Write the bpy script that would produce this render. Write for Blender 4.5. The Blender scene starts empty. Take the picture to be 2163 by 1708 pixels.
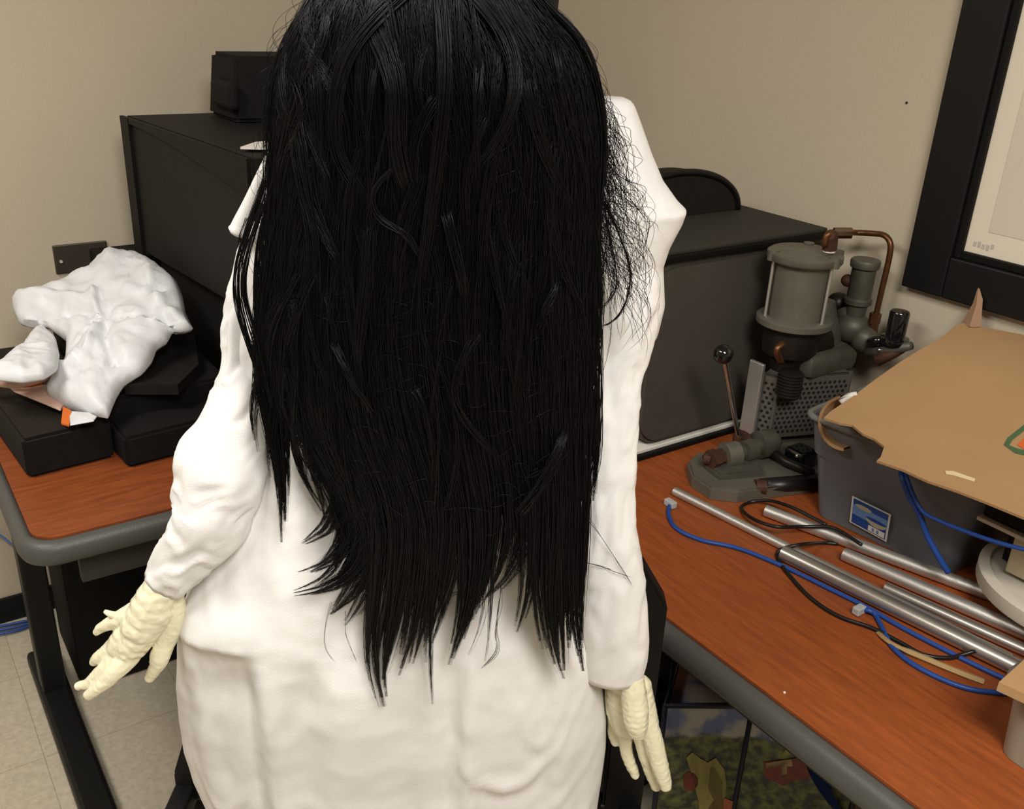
import bpy, bmesh, math, random
import numpy as np
from mathutils import Vector, Matrix, noise
random.seed(7); rng = np.random.default_rng(7)
COL = bpy.context.scene.collection
SC = bpy.context.scene

# ------------------------------------------------------------------ camera model
f, pit, rol, yaw = 2007.0, .41319, .04881, .62478
CH = 1.55
CAM = np.array([0, 0, CH])
FW = np.array([math.sin(yaw)*math.cos(pit), math.cos(yaw)*math.cos(pit), -math.sin(pit)])
RT = np.array([math.cos(yaw), -math.sin(yaw), 0.0]); UP = np.cross(RT, FW)
RT, UP = RT*math.cos(rol)+UP*math.sin(rol), -RT*math.sin(rol)+UP*math.cos(rol)
FH = np.array([math.sin(yaw), math.cos(yaw), 0.0])      # direction the figure is seen along, level
RH = np.array([math.cos(yaw), -math.sin(yaw), 0.0])
def ray(x, y): return FW+RT*(x-1081.5)/f-UP*(y-854)/f
def on(x, y, ax, val):
    d = ray(x, y); t = (val-CAM[ax])/d[ax]; return CAM+t*d
def G(x, y, D):
    d = ray(x, y); return CAM+d*(D/(d@FH))
def px2m(P): return float((np.array(P)-CAM)@FW)/f

cam_d = bpy.data.cameras.new('camera'); cam = bpy.data.objects.new('camera', cam_d); COL.objects.link(cam)
cam.matrix_world = Matrix(((RT[0], UP[0], -FW[0], 0), (RT[1], UP[1], -FW[1], 0), (RT[2], UP[2], -FW[2], CH), (0, 0, 0, 1)))
cam_d.sensor_width = 36; cam_d.lens = f/2163*36; cam_d.clip_start = .02
SC.camera = cam

# ------------------------------------------------------------------ materials
def mat(name, col, rough=.5, metal=0, spec=.5, trans=0, alpha=1, ior=1.45, sss=0, noise_s=0, noise_a=0, bump=0, bump_s=80, coat=0, rand_rough=0, col2=None, stretch=None, emis=None):
    m = bpy.data.materials.new(name); m.use_nodes = True
    nt = m.node_tree; b = nt.nodes['Principled BSDF']
    b.inputs['Base Color'].default_value = (*col, 1); b.inputs['Roughness'].default_value = rough
    b.inputs['Metallic'].default_value = metal; b.inputs['Specular IOR Level'].default_value = spec
    b.inputs['Transmission Weight'].default_value = trans; b.inputs['Alpha'].default_value = alpha
    b.inputs['IOR'].default_value = ior; b.inputs['Coat Weight'].default_value = coat
    if sss:
        b.inputs['Subsurface Weight'].default_value = sss; b.inputs['Subsurface Radius'].default_value = (.02, .012, .006); b.inputs['Subsurface Scale'].default_value = .5
    tc = nt.nodes.new('ShaderNodeTexCoord'); mp = nt.nodes.new('ShaderNodeMapping')
    nt.links.new(tc.outputs['Object'], mp.inputs['Vector'])
    if stretch: mp.inputs['Scale'].default_value = stretch
    if noise_s or col2:
        n = nt.nodes.new('ShaderNodeTexNoise'); n.inputs['Scale'].default_value = noise_s or 10; n.inputs['Detail'].default_value = 5; n.inputs['Roughness'].default_value = .62
        nt.links.new(mp.outputs[0], n.inputs['Vector'])
        r = nt.nodes.new('ShaderNodeValToRGB'); r.color_ramp.elements[0].position = .33; r.color_ramp.elements[1].position = .67
        c2 = col2 or tuple(c*(1-noise_a) for c in col)
        r.color_ramp.elements[0].color = (*c2, 1); r.color_ramp.elements[1].color = (*col, 1)
        nt.links.new(n.outputs['Fac'], r.inputs[0]); nt.links.new(r.outputs[0], b.inputs['Base Color'])
    if bump:
        n2 = nt.nodes.new('ShaderNodeTexNoise'); n2.inputs['Scale'].default_value = bump_s; n2.inputs['Detail'].default_value = 4
        nt.links.new(mp.outputs[0], n2.inputs['Vector'])
        bp = nt.nodes.new('ShaderNodeBump'); bp.inputs['Strength'].default_value = bump; bp.inputs['Distance'].default_value = .002
        nt.links.new(n2.outputs['Fac'], bp.inputs['Height']); nt.links.new(bp.outputs[0], b.inputs['Normal'])
    return m

M = {}
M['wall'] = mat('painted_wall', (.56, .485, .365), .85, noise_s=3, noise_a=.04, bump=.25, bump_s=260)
M['ceil'] = mat('ceiling_paint', (.42, .40, .36), .9)  # unseen ceiling, also darkened so less fill bounces back
M['wall2'] = mat('rear_wall_darkened', (.30, .27, .22), .9)  # unseen rear walls, colour darkened to cut bounced light
M['floor'] = mat('speckled_vinyl', (.56, .50, .385), .38, noise_s=95, noise_a=.22, bump=.03, bump_s=30)
M['rubber'] = mat('black_rubber', (.007, .007, .007), .6, spec=.3)
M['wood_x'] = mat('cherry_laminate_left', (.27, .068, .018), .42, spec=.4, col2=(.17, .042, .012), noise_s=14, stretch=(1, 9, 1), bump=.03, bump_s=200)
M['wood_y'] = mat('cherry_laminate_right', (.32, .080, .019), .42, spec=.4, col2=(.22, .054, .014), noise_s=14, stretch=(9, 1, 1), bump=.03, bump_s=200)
M['rim'] = mat('grey_edge_plastic', (.07, .07, .064), .45, bump=.2, bump_s=400)
M['under'] = mat('dark_apron_board', (.035, .03, .024), .7)
M['blackmetal'] = mat('black_powder_coat', (.006, .006, .006), .45, spec=.35)
M['blackplastic'] = mat('black_plastic', (.005, .0045, .004), .55, spec=.22, bump=.1, bump_s=300)
M['blackmatte'] = mat('matte_black_foam', (.006, .005, .0045), .8, spec=.3, noise_s=60, noise_a=.3)
M['brownblack'] = mat('brown_black_fabric', (.018, .013, .010), .85, spec=.3, noise_s=90, noise_a=.3)
M['tvside'] = mat('charcoal_grained_plastic', (.012, .0105, .009), .65, spec=.25, noise_s=40, noise_a=.2, bump=.15, bump_s=350)
M['graybox'] = mat('dark_grey_plastic', (.072, .064, .053), .6, spec=.35, noise_s=30, noise_a=.12, bump=.12, bump_s=350)
M['graytop'] = mat('dark_grey_lid', (.04, .036, .030), .7, spec=.2)
M['plate'] = mat('bronze_plate', (.10, .085, .065), .38, metal=.6)
M['screw'] = mat('pale_screw', (.75, .72, .65), .35, metal=.3)
M['cloth'] = mat('white_cotton', (.80, .785, .77), .9, spec=.15, bump=.25, bump_s=700, noise_s=25, noise_a=.04)
M['latex'] = mat('pale_yellow_latex', (.84, .80, .58), .22, spec=.55, sss=.25, noise_s=22, noise_a=.13, bump=.35, bump_s=70, coat=.3)
M['skin'] = mat('mannequin_vinyl', (.62, .42, .30), .5, sss=.1)
M['hair'] = mat('black_synthetic_hair', (.0016, .0016, .0022), .38, spec=.36)
M['hairmass'] = mat('black_hair_mass', (.003, .003, .004), .6, spec=.2, stretch=(1, 1, .05), bump=.6, bump_s=160)
M['bag'] = mat('white_bag_plastic', (.72, .73, .75), .42, spec=.4, sss=.05, bump=.8, bump_s=45)
M['orange'] = mat('orange_print', (.62, .14, .02), .4)
M['pink'] = mat('pinkish_bag_film', (.62, .40, .33), .4)
M['card'] = mat('corrugated_cardboard', (.42, .25, .115), .8, noise_s=6, noise_a=.10, bump=.06, bump_s=120)
M['carddark'] = mat('cardboard_edge', (.30, .16, .07), .9)
M['steel'] = mat('galvanized_steel', (.62, .60, .56), .33, metal=.9, bump=.05, bump_s=100)
M['aluminium'] = mat('brushed_aluminium', (.66, .64, .60), .42, metal=.85, stretch=(8, 1, 8), bump=.15, bump_s=90)
M['cast'] = mat('grey_green_cast_iron', (.115, .108, .084), .5, metal=.35, noise_s=25, noise_a=.28)
M['castlight'] = mat('grey_green_enamel', (.165, .155, .12), .45, metal=.35, noise_s=20, noise_a=.2)
M['perf'] = mat('perforated_sheet', (.17, .16, .135), .42, metal=.5)
M['hole'] = mat('dark_hole', (.006, .005, .005), .9)
M['rust'] = mat('rusty_bolt', (.085, .035, .018), .7, metal=.3, noise_s=80, noise_a=.4)
M['darkoil'] = mat('oily_dark_steel', (.022, .017, .014), .4, metal=.5)
M['copper'] = mat('tarnished_copper', (.17, .075, .032), .38, metal=.75, noise_s=30, noise_a=.3)
M['chrome'] = mat('chrome', (.8, .8, .8), .15, metal=1)
M['knob'] = mat('glossy_black_knob', (.006, .006, .007), .12, coat=.6)
M['tub'] = mat('frosted_translucent_plastic', (.36, .37, .40), .45, trans=.6, ior=1.12, spec=.3)
M['tubclear'] = mat('clear_bin_plastic', (.62, .55, .45), .35, trans=.6, ior=1.12, spec=.35)
M['tubrim'] = mat('frosted_rim', (.26, .26, .25), .4, trans=.4, ior=1.2)
M['blue'] = mat('blue_cable', (.014, .06, .27), .42)
M['clear'] = mat('clear_connector', (.62, .62, .60), .25, trans=.35)
M['black_cable'] = mat('black_cable', (.009, .008, .008), .38)
M['paper'] = mat('white_paper', (.72, .69, .62), .8)
M['board'] = mat('whiteboard_sheet', (.66, .60, .50), .45, noise_s=2, noise_a=.04)
M['boardborder'] = mat('cream_border', (.76, .69, .56), .5)
M['smudge'] = mat('faint_ink', (.50, .47, .43), .6)
M['stblue'] = mat('sticker_blue', (.02, .07, .28), .35)
M['stlight'] = mat('sticker_light_blue', (.15, .26, .52), .35)
M['stcream'] = mat('sticker_cream', (.46, .40, .27), .4)
M['green'] = mat('logo_green', (.06, .12, .05), .6)
M['logored'] = mat('logo_orange', (.62, .12, .02), .6)
M['tape'] = mat('glossy_tape', (.72, .58, .36), .2)
M['spool'] = mat('cream_plastic', (.60, .56, .47), .45)
M['grayclear'] = mat('smoky_plastic', (.12, .115, .10), .35)
M['celery'] = mat('print_celery', (.33, .30, .09), .6, noise_s=30, noise_a=.4, stretch=(3, 3, .6))
M['pale'] = mat('print_stalk', (.45, .33, .17), .6)
M['tomato'] = mat('print_tomato', (.19, .028, .012), .5, noise_s=60, noise_a=.4)
M['salmon'] = mat('print_salmon', (.55, .15, .08), .5, noise_s=50, noise_a=.4)
M['strap'] = mat('blue_strap', (.012, .045, .20), .6)
M['piping'] = mat('navy_piping', (.006, .007, .018), .6)
M['splinter'] = mat('wood_splinter', (.36, .24, .10), .7)
M['brownpaper'] = mat('brown_paper', (.33, .20, .12), .8, bump=.4, bump_s=60)
M['crate'] = mat('dark_crate', (.03, .027, .022), .6)

def bag_print():
    m = bpy.data.materials.new('landscape_print'); m.use_nodes = True; nt = m.node_tree; b = nt.nodes['Principled BSDF']; b.inputs['Roughness'].default_value = .5
    tc = nt.nodes.new('ShaderNodeTexCoord'); sp = nt.nodes.new('ShaderNodeSeparateXYZ'); nt.links.new(tc.outputs['Object'], sp.inputs[0])
    n = nt.nodes.new('ShaderNodeTexNoise'); n.inputs['Scale'].default_value = 22; n.inputs['Detail'].default_value = 5; nt.links.new(tc.outputs['Object'], n.inputs['Vector'])
    n2 = nt.nodes.new('ShaderNodeTexNoise'); n2.inputs['Scale'].default_value = 55; n2.inputs['Detail'].default_value = 6; nt.links.new(tc.outputs['Object'], n2.inputs['Vector'])
    add = nt.nodes.new('ShaderNodeMath'); add.operation = 'MULTIPLY_ADD'; nt.links.new(n.outputs['Fac'], add.inputs[0]); add.inputs[1].default_value = .05; nt.links.new(sp.outputs['Z'], add.inputs[2])
    gt = nt.nodes.new('ShaderNodeMapRange'); nt.links.new(add.outputs[0], gt.inputs['Value']); gt.inputs['From Min'].default_value = .352; gt.inputs['From Max'].default_value = .362
    sky = nt.nodes.new('ShaderNodeValToRGB'); nt.links.new(n.outputs['Fac'], sky.inputs[0]); e = sky.color_ramp.elements
    e[0].position = .40; e[0].color = (.10, .14, .30, 1); e[1].position = .58; e[1].color = (.36, .35, .32, 1)
    gr = nt.nodes.new('ShaderNodeValToRGB'); nt.links.new(n2.outputs['Fac'], gr.inputs[0]); e = gr.color_ramp.elements
    e[0].position = .40; e[0].color = (.018, .022, .012, 1); e[1].position = .66; e[1].color = (.15, .17, .04, 1)
    mx = nt.nodes.new('ShaderNodeMix'); mx.data_type = 'RGBA'; nt.links.new(gt.outputs[0], mx.inputs['Factor']); nt.links.new(gr.outputs[0], mx.inputs['A']); nt.links.new(sky.outputs[0], mx.inputs['B'])
    nt.links.new(mx.outputs['Result'], b.inputs['Base Color']); return m
M['print'] = bag_print()

# floor tile joints
def floor_nodes():
    m = M['floor']; nt = m.node_tree; b = nt.nodes['Principled BSDF']
    src = b.inputs['Base Color'].links[0].from_socket
    tc = nt.nodes.new('ShaderNodeTexCoord'); br = nt.nodes.new('ShaderNodeTexBrick'); br.offset = 0; br.inputs['Scale'].default_value = 1
    br.inputs['Brick Width'].default_value = .305; br.inputs['Row Height'].default_value = .305; br.inputs['Mortar Size'].default_value = .0012
    br.inputs['Color1'].default_value = (1, 1, 1, 1); br.inputs['Color2'].default_value = (.95, .95, .94, 1); br.inputs['Mortar'].default_value = (.72, .70, .66, 1)
    nt.links.new(tc.outputs['Object'], br.inputs['Vector'])
    mx = nt.nodes.new('ShaderNodeMix'); mx.data_type = 'RGBA'; mx.blend_type = 'MULTIPLY'; mx.inputs['Factor'].default_value = 1
    nt.links.new(src, mx.inputs['A']); nt.links.new(br.outputs['Color'], mx.inputs['B']); nt.links.new(mx.outputs['Result'], b.inputs['Base Color'])
floor_nodes()

# ------------------------------------------------------------------ object helpers (geometry is built in world metres)
ORG = {}
def link_mesh(name, me, mats, parent=None, smooth=False):
    o = bpy.data.objects.new(name, me); COL.objects.link(o)
    for m_ in (mats if isinstance(mats, (list, tuple)) else [mats]): me.materials.append(M[m_])
    n = len(me.vertices); co = np.empty(n*3, dtype=np.float64); me.vertices.foreach_get('co', co); co = co.reshape(-1, 3)
    if parent is None:
        org = np.array([(co[:, 0].min()+co[:, 0].max())/2, (co[:, 1].min()+co[:, 1].max())/2, co[:, 2].min()]); o.location = org
    else:
        org = ORG[parent.name]; o.parent = parent
    ORG[o.name] = org; co = co-org; me.vertices.foreach_set('co', co.ravel()); me.update()
    if smooth: me.shade_smooth()
    return o
def obj(name, bm, mats, parent=None, smooth=False, sharp=None):
    me = bpy.data.meshes.new(name); bmesh.ops.recalc_face_normals(bm, faces=bm.faces); bm.to_mesh(me); bm.free()
    o = link_mesh(name, me, mats, parent, smooth)
    if smooth and sharp: me.set_sharp_from_angle(angle=math.radians(sharp))
    return o
def thing(name, label, cat, loc, group=None):
    o = bpy.data.objects.new(name, None); COL.objects.link(o); o.location = loc; o.empty_display_size = .05
    ORG[o.name] = np.array(loc, dtype=float); o['label'] = label; o['category'] = cat
    if group: o['group'] = group
    return o
def tag(o, label, cat, group=None):
    o['label'] = label; o['category'] = cat
    if group: o['group'] = group
    return o
def struct(o, label=None):
    o['kind'] = 'structure'
    if label: o['label'] = label
    return o
def V(p): return Vector((float(p[0]), float(p[1]), float(p[2])))
def box(bm, lo, hi, bev=0, seg=2, mi=0):
    vs = [bm.verts.new((x, y, z)) for x in (lo[0], hi[0]) for y in (lo[1], hi[1]) for z in (lo[2], hi[2])]
    fs = [bm.faces.new([vs[i] for i in q]) for q in ((0, 1, 3, 2), (4, 6, 7, 5), (0, 4, 5, 1), (2, 3, 7, 6), (0, 2, 6, 4), (1, 5, 7, 3))]
    for f_ in fs: f_.material_index = mi
    if bev:
        es = list({e for f_ in fs for e in f_.edges}); r = bmesh.ops.bevel(bm, geom=es, offset=bev, segments=seg, affect='EDGES', profile=.5)
        for f_ in r['faces']: f_.material_index = mi
    return bm
def prism(bm, pts, z0, z1, mi=0, top=None):
    """pts: xy outline (CCW); top: optional outline at z1"""
    a = [bm.verts.new((p[0], p[1], z0)) for p in pts]; b = [bm.verts.new((p[0], p[1], z1)) for p in (top or pts)]; n = len(a)
    fs = [bm.faces.new(a[::-1]), bm.faces.new(b)]+[bm.faces.new((a[i], a[(i+1) % n], b[(i+1) % n], b[i])) for i in range(n)]
    for f_ in fs: f_.material_index = mi
    return fs
def slab(bm, pts, nrm, t, mi=0):
    """extrude a planar 3D outline by nrm*t"""
    nrm = np.array(nrm, float); nrm /= np.linalg.norm(nrm)
    a = [bm.verts.new(V(p)) for p in pts]; b = [bm.verts.new(V(np.array(p)+nrm*t)) for p in pts]; n = len(a)
    for f_ in [bm.faces.new(a[::-1]), bm.faces.new(b)]+[bm.faces.new((a[i], a[(i+1) % n], b[(i+1) % n], b[i])) for i in range(n)]: f_.material_index = mi
def spline(pts, n):
    P = np.array(pts, float); k = len(P)
    if k < 3: return np.array([P[0]+(P[-1]-P[0])*t for t in np.linspace(0, 1, n)])
    d = np.r_[0, np.cumsum(np.linalg.norm(np.diff(P[:, :3], axis=0), axis=1)+1e-9)]; d /= d[-1]
    Pe = np.vstack([2*P[0]-P[1], P, 2*P[-1]-P[-2]]); out = []
    for t in np.linspace(0, 1, n):
        i = min(int(np.searchsorted(d, t, side='right'))-1, k-2); i = max(i, 0); u = (t-d[i])/max(d[i+1]-d[i], 1e-9)
        p0, p1, p2, p3 = Pe[i], Pe[i+1], Pe[i+2], Pe[i+3]
        out.append(.5*((2*p1)+(-p0+p2)*u+(2*p0-5*p1+4*p2-p3)*u*u+(-p0+3*p1-3*p2+p3)*u**3))
    return np.array(out)
def tube(bm, pts, r, n=10, mi=0, cap=True, closed=False):
    P = np.array(pts, float); R = np.full(len(P), r) if np.isscalar(r) else np.array(r, float)
    rings = []; prev = None
    for i in range(len(P)):
        if closed: t = P[(i+1) % len(P)]-P[i-1]
        else: t = P[min(i+1, len(P)-1)]-P[max(i-1, 0)]
        t /= np.linalg.norm(t)+1e-12
        if prev is None:
            a = np.cross(t, [0, 0, 1]); a = a if np.linalg.norm(a) > .05 else np.cross(t, [0, 1, 0])
        else: a = prev-t*(prev@t)
        a /= np.linalg.norm(a); prev = a; b = np.cross(t, a)
        rings.append([bm.verts.new(V(P[i]+R[i]*(a*math.cos(k*2*math.pi/n)+b*math.sin(k*2*math.pi/n)))) for k in range(n)])
    m_ = len(rings)
    for i in range(m_ if closed else m_-1):
        A, B = rings[i], rings[(i+1) % m_]
        for k in range(n): bm.faces.new((A[k], A[(k+1) % n], B[(k+1) % n], B[k])).material_index = mi
    if cap and not closed:
        bm.faces.new(rings[0][::-1]).material_index = mi; bm.faces.new(rings[-1]).material_index = mi
def cyl(bm, p0, p1, r, n=32, mi=0, r2=None): tube(bm, [p0, p1], [r, r if r2 is None else r2], n, mi)
def lathe(bm, prof, c, n=40, mi=0):
    """prof: (r,z) from bottom to top round a vertical axis at c"""
    rings = [[bm.verts.new((c[0]+r*math.cos(k*2*math.pi/n), c[1]+r*math.sin(k*2*math.pi/n), z)) for k in range(n)] for r, z in prof]
    for A, B in zip(rings, rings[1:]):
        for k in range(n): bm.faces.new((A[k], A[(k+1) % n], B[(k+1) % n], B[k])).material_index = mi
    bm.faces.new(rings[0][::-1]).material_index = mi; bm.faces.new(rings[-1]).material_index = mi
def sphere(bm, c, r, mi=0, sc=(1, 1, 1), u=20, v=12):
    q = bmesh.ops.create_uvsphere(bm, u_segments=u, v_segments=v, radius=r)
    for v_ in q['verts']: v_.co = Vector((v_.co.x*sc[0]+c[0], v_.co.y*sc[1]+c[1], v_.co.z*sc[2]+c[2]))
    for f_ in {f_ for v_ in q['verts'] for f_ in v_.link_faces}: f_.material_index = mi
def B(): return bmesh.new()
def fus(chains, voxel, smooth=6, disp=None):
    """blend chains of tapering balls ((x,y,z,r), ...) into one continuous surface; returns a mesh"""
    bm = B()
    for ch in chains:
        ch = np.array(ch, float); n = max(3, int(np.linalg.norm(np.diff(ch[:, :3], axis=0), axis=1).sum()/max(ch[:, 3].mean()*.45, .002)))
        for p in spline(ch, n): bmesh.ops.create_icosphere(bm, subdivisions=2, radius=max(p[3], .002), matrix=Matrix.Translation(V(p)))
    me = bpy.data.meshes.new('tmp'); bm.to_mesh(me); bm.free(); o = bpy.data.objects.new('tmp', me); COL.objects.link(o)
    md = o.modifiers.new('r', 'REMESH'); md.mode = 'VOXEL'; md.voxel_size = voxel
    ms = o.modifiers.new('s', 'SMOOTH'); ms.factor = .5; ms.iterations = smooth
    dg = bpy.context.evaluated_depsgraph_get(); m2 = bpy.data.meshes.new_from_object(o.evaluated_get(dg)); bpy.data.objects.remove(o)
    if disp:
        no = [v.normal.copy() for v in m2.vertices]
        for v, nn in zip(m2.vertices, no): v.co += nn*disp(v.co)
    return m2

# ------------------------------------------------------------------ room
XR, YL, XW, YB, HC = 1.62, 2.36, -2.6, -2.4, 2.62
def quad(name, pts, m_, k=1):
    bm = B(); bm.faces.new([bm.verts.new(p) for p in pts]); me = bpy.data.meshes.new(name); bm.to_mesh(me); bm.free()
    return struct(link_mesh(name, me, m_))
bm = B(); box(bm, (XW-.1, YB-.1, -.1), (XR+.1, YL+.1, 0)); struct(obj('floor', bm, 'floor'))
bm = B(); box(bm, (XW-.1, YB-.1, HC), (XR+.1, YL+.1, HC+.1)); struct(obj('ceiling', bm, 'ceil'))
bm = B(); box(bm, (XW, YL, 0), (XR, YL+.1, HC)); struct(obj('wall_left', bm, 'wall'))
bm = B(); box(bm, (XR, YB, 0), (XR+.1, YL+.1, HC)); struct(obj('wall_right', bm, 'wall'))
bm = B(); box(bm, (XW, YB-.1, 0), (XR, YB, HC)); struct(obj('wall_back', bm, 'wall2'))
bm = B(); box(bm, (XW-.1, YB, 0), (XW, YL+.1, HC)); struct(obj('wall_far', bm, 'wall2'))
bm = B(); box(bm, (XW, YL-.008, 0), (XR-.008, YL, .072), .003); struct(obj('baseboard_left', bm, 'rubber'))
bm = B(); box(bm, (XR-.008, YB, 0), (XR, YL-.008, .072), .003); struct(obj('baseboard_right', bm, 'rubber'))
bm = B(); sphere(bm, on(1915, 217, 0, XR-.001), .0022); struct(obj('trim_1', bm, 'rubber'), 'tiny dark nail hole in the right wall')

# ------------------------------------------------------------------ tables
T = .74
def round_rect(x0, y0, x1, y1, r, n=6, only=None):
    pts = []
    for cx, cy, a0, k in ((x1-r, y0+r, -90, 'a'), (x1-r, y1-r, 0, 'b'), (x0+r, y1-r, 90, 'c'), (x0+r, y0+r, 180, 'd')):
        for i in range(n+1):
            a = math.radians(a0+90*i/n); pts.append((cx+r*math.cos(a), cy+r*math.sin(a)))
    return pts
def table(label, x0, y0, x1, y1, wood, legs, rim=.022, stops=None):
    t = thing('work_table', label, 'table', ((x0+x1)/2, (y0+y1)/2, 0))
    bm = B(); o_ = round_rect(x0, y0, x1, y1, .055, 8); i_ = round_rect(x0+rim, y0+rim, x1-rim, y1-rim, .04, 8)
    # rounded bumper edge
    prof = [(1, T-.004), (.65, T-.001), (.25, T-.005), (0, T-.014), (0, T-.030), (.2, T-.040), (1, T-.042)]
    rings = [[bm.verts.new((o_[k][0]+(i_[k][0]-o_[k][0])*u, o_[k][1]+(i_[k][1]-o_[k][1])*u, z)) for k in range(len(o_))] for u, z in prof]
    n = len(o_)
    for a_, b_ in list(zip(rings, rings[1:]))+[(rings[-1], rings[0])]:
        for k in range(n): bm.faces.new((a_[k], a_[(k+1) % n], b_[(k+1) % n], b_[k]))
    obj('edge_band', bm, 'rim', t, True)
    bm = B(); prism(bm, i_, T-.04, T); obj('tabletop', bm, wood, t)
    return t
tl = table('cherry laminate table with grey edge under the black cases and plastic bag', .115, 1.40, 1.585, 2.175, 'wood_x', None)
bm = B(); box(bm, (.20, 1.455, T-.115), (1.5, 1.475, T-.04)); obj('apron', bm, 'under', tl)
def t_leg(parent, x, y0, y1, yp):
    bm = B(); box(bm, (x-.025, yp-.03, .03), (x+.025, yp+.03, T-.04), .004)
    box(bm, (x-.02, y0+.03, T-.065), (x+.02, y1-.03, T-.04))
    box(bm, (x-.032, y0, .004), (x+.032, y1, .045), .01); obj('leg', bm, 'blackmetal', parent)
t_leg(tl, .178, 1.44, 2.14, 1.99)
t_leg(tl, 1.50, 1.44, 2.14, 1.99)
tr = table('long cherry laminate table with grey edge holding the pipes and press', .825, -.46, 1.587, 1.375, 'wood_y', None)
bm = B(); box(bm, (.90, -.35, T-.115), (.92, 1.27, T-.04)); obj('apron', bm, 'under', tr)
def t_leg_y(parent, y, x0, x1, xp):
    bm = B(); box(bm, (xp-.03, y-.025, .03), (xp+.03, y+.025, T-.04), .004)
    box(bm, (x0+.03, y-.02, T-.065), (x1-.03, y+.02, T-.04)); box(bm, (x0, y-.032, .004), (x1, y+.032, .045), .01); obj('leg', bm, 'blackmetal', parent)
t_leg_y(tr, 1.30, .87, 1.55, 1.28); t_leg_y(tr, -.38, .87, 1.55, 1.28)

# ------------------------------------------------------------------ left wall and table contents
p = on(109, 518, 1, YL); q = on(224, 509, 1, YL)
wp = thing('wall_plate', 'dark bronze blank wall plate with two pale screws on the left wall', 'wall plate', ((p[0]+q[0])/2, YL, p[2]-.07))
bm = B(); box(bm, (p[0], YL-.006, p[2]-.068), (q[0], YL, p[2]), .0025); obj('plate', bm, 'plate', wp)
for sx, sy in ((129, 552), (213, 541)):
    c = on(sx, sy, 1, YL-.006); bm = B(); cyl(bm, (c[0], YL-.009, c[2]), (c[0], YL-.005, c[2]), .0035, 12); obj('screw', bm, 'screw', wp)

def cabinet():
    t = thing('equipment_cabinet', 'large charcoal cabinet with a raised border on the left table', 'cabinet', (.85, 1.9, .965))
    a = (.527, 2.205); b = (.585, 1.60); c = (1.16, 1.66); d = (1.16, 2.205)
    bm = B(); prism(bm, [b, c, d, a], .968, 1.262); bmesh.ops.bevel(bm, geom=list(bm.edges), offset=.006, segments=2, affect='EDGES'); obj('housing', bm, 'tvside', t)
    # raised border on the left side
    u = np.array([b[0]-a[0], b[1]-a[1], 0]); L = np.linalg.norm(u); u /= L; n_ = np.array([-abs(u[1]), -abs(u[0]), 0]); n_ = np.array([u[1], -u[0], 0]); n_ = n_ if n_[0] < 0 else -n_
    A = np.array([a[0], a[1], 0])
    for nm, s0, s1, z0, z1 in (('border', 0, .045, .968, 1.262), ):
        bm = B(); pts = [A+u*s0+np.array([0, 0, z0]), A+u*s1+np.array([0, 0, z0]), A+u*s1+np.array([0, 0, z1]), A+u*s0+np.array([0, 0, z1])]
        slab(bm, pts, n_, .008); obj('border', bm, 'blackplastic', t)
    bm = B(); curve = [(s, 1.262-.012-.055*(max(0, s-.08)/.5)**1.5) for s in np.linspace(0.045, L-.01, 14)]
    pts = [A+u*s+np.array([0, 0, z]) for s, z in curve]+[A+u*(L-.01)+np.array([0, 0, 1.262]), A+u*.045+np.array([0, 0, 1.262])]
    slab(bm, pts, n_, .007); obj('top_rail', bm, 'blackplastic', t)
    return t
cabinet()
bm = B(); prism(bm, [(.60, 1.70), (1.10, 1.68), (1.12, 2.17), (.56, 2.17)], .74, .966); bmesh.ops.bevel(bm, geom=list(bm.edges), offset=.01, segments=2, affect='EDGES')
tag(obj('riser_box', bm, 'blackmatte'), 'black riser box under the charcoal cabinet on the left table', 'box')
bm = B(); prism(bm, [(.705, 2.02), (.98, 1.98), (1.0, 2.16), (.70, 2.17)], 1.264, 1.395, top=[(.72, 2.03), (.98, 1.99), (1.0, 2.16), (.715, 2.17)]); bmesh.ops.bevel(bm, geom=list(bm.edges), offset=.008, segments=2, affect='EDGES')
bag0 = obj('camera_bag', bm, 'blackmatte'); tag(bag0, 'black fabric bag sitting on top of the charcoal cabinet', 'bag')
bm = B(); box(bm, (.690, 2.00, 1.29), (.716, 2.12, 1.345), .01); obj('side_pocket', bm, 'blackmatte', bag0)
bm = B(); g = [on(508, 315, 2, 1.267), on(540, 304, 2, 1.267), on(600, 300, 2, 1.267), on(600, 317, 2, 1.267)]; slab(bm, g, (0, 0, 1), .004)
tag(obj('paper_scrap', bm, 'paper'), 'small white scrap of card on the charcoal cabinet beside the hair', 'paper')

# black cases
def case(label, foot, h, mt='brownblack', side='blackmatte'):
    bm = B(); prism(bm, foot, T+.0005, T+h); bmesh.ops.bevel(bm, geom=list(bm.edges), offset=.006, segments=2, affect='EDGES')
    for f_ in bm.faces: f_.normal_update(); f_.material_index = 0 if f_.normal.z > .7 else 1
    return tag(obj('flat_case', bm, [mt, side]), label, 'case')
case('flat black case with brownish lid at the left end of the left table', [(.167, 1.637), (.312, 1.650), (.31, 2.12), (.13, 2.12)], .075)
case('black slab shaped case beside the white sleeve on the left table', [(.320, 1.593), (.55, 1.615), (.54, 1.69), (.315, 1.69)], .060, 'blackmatte')
case2 = case('black angular case under the right side of the plastic bag', [(.316, 1.70), (.545, 1.70), (.545, 2.15), (.316, 2.15)], .095, 'blackmatte')
bm = B(); e0 = G(262, 812, 2.0); pts = [on(262, 812, 2, .857), on(375, 812, 2, .857), on(420, 768, 2, .857), on(410, 700, 2, .857), on(330, 740, 2, .857)]
slab(bm, pts, (0, 0, -1), .02)
tag(obj('plastic_tray', bm, 'tvside'), 'dark grey tray lid showing below the edge of the plastic bag', 'tray')
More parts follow.
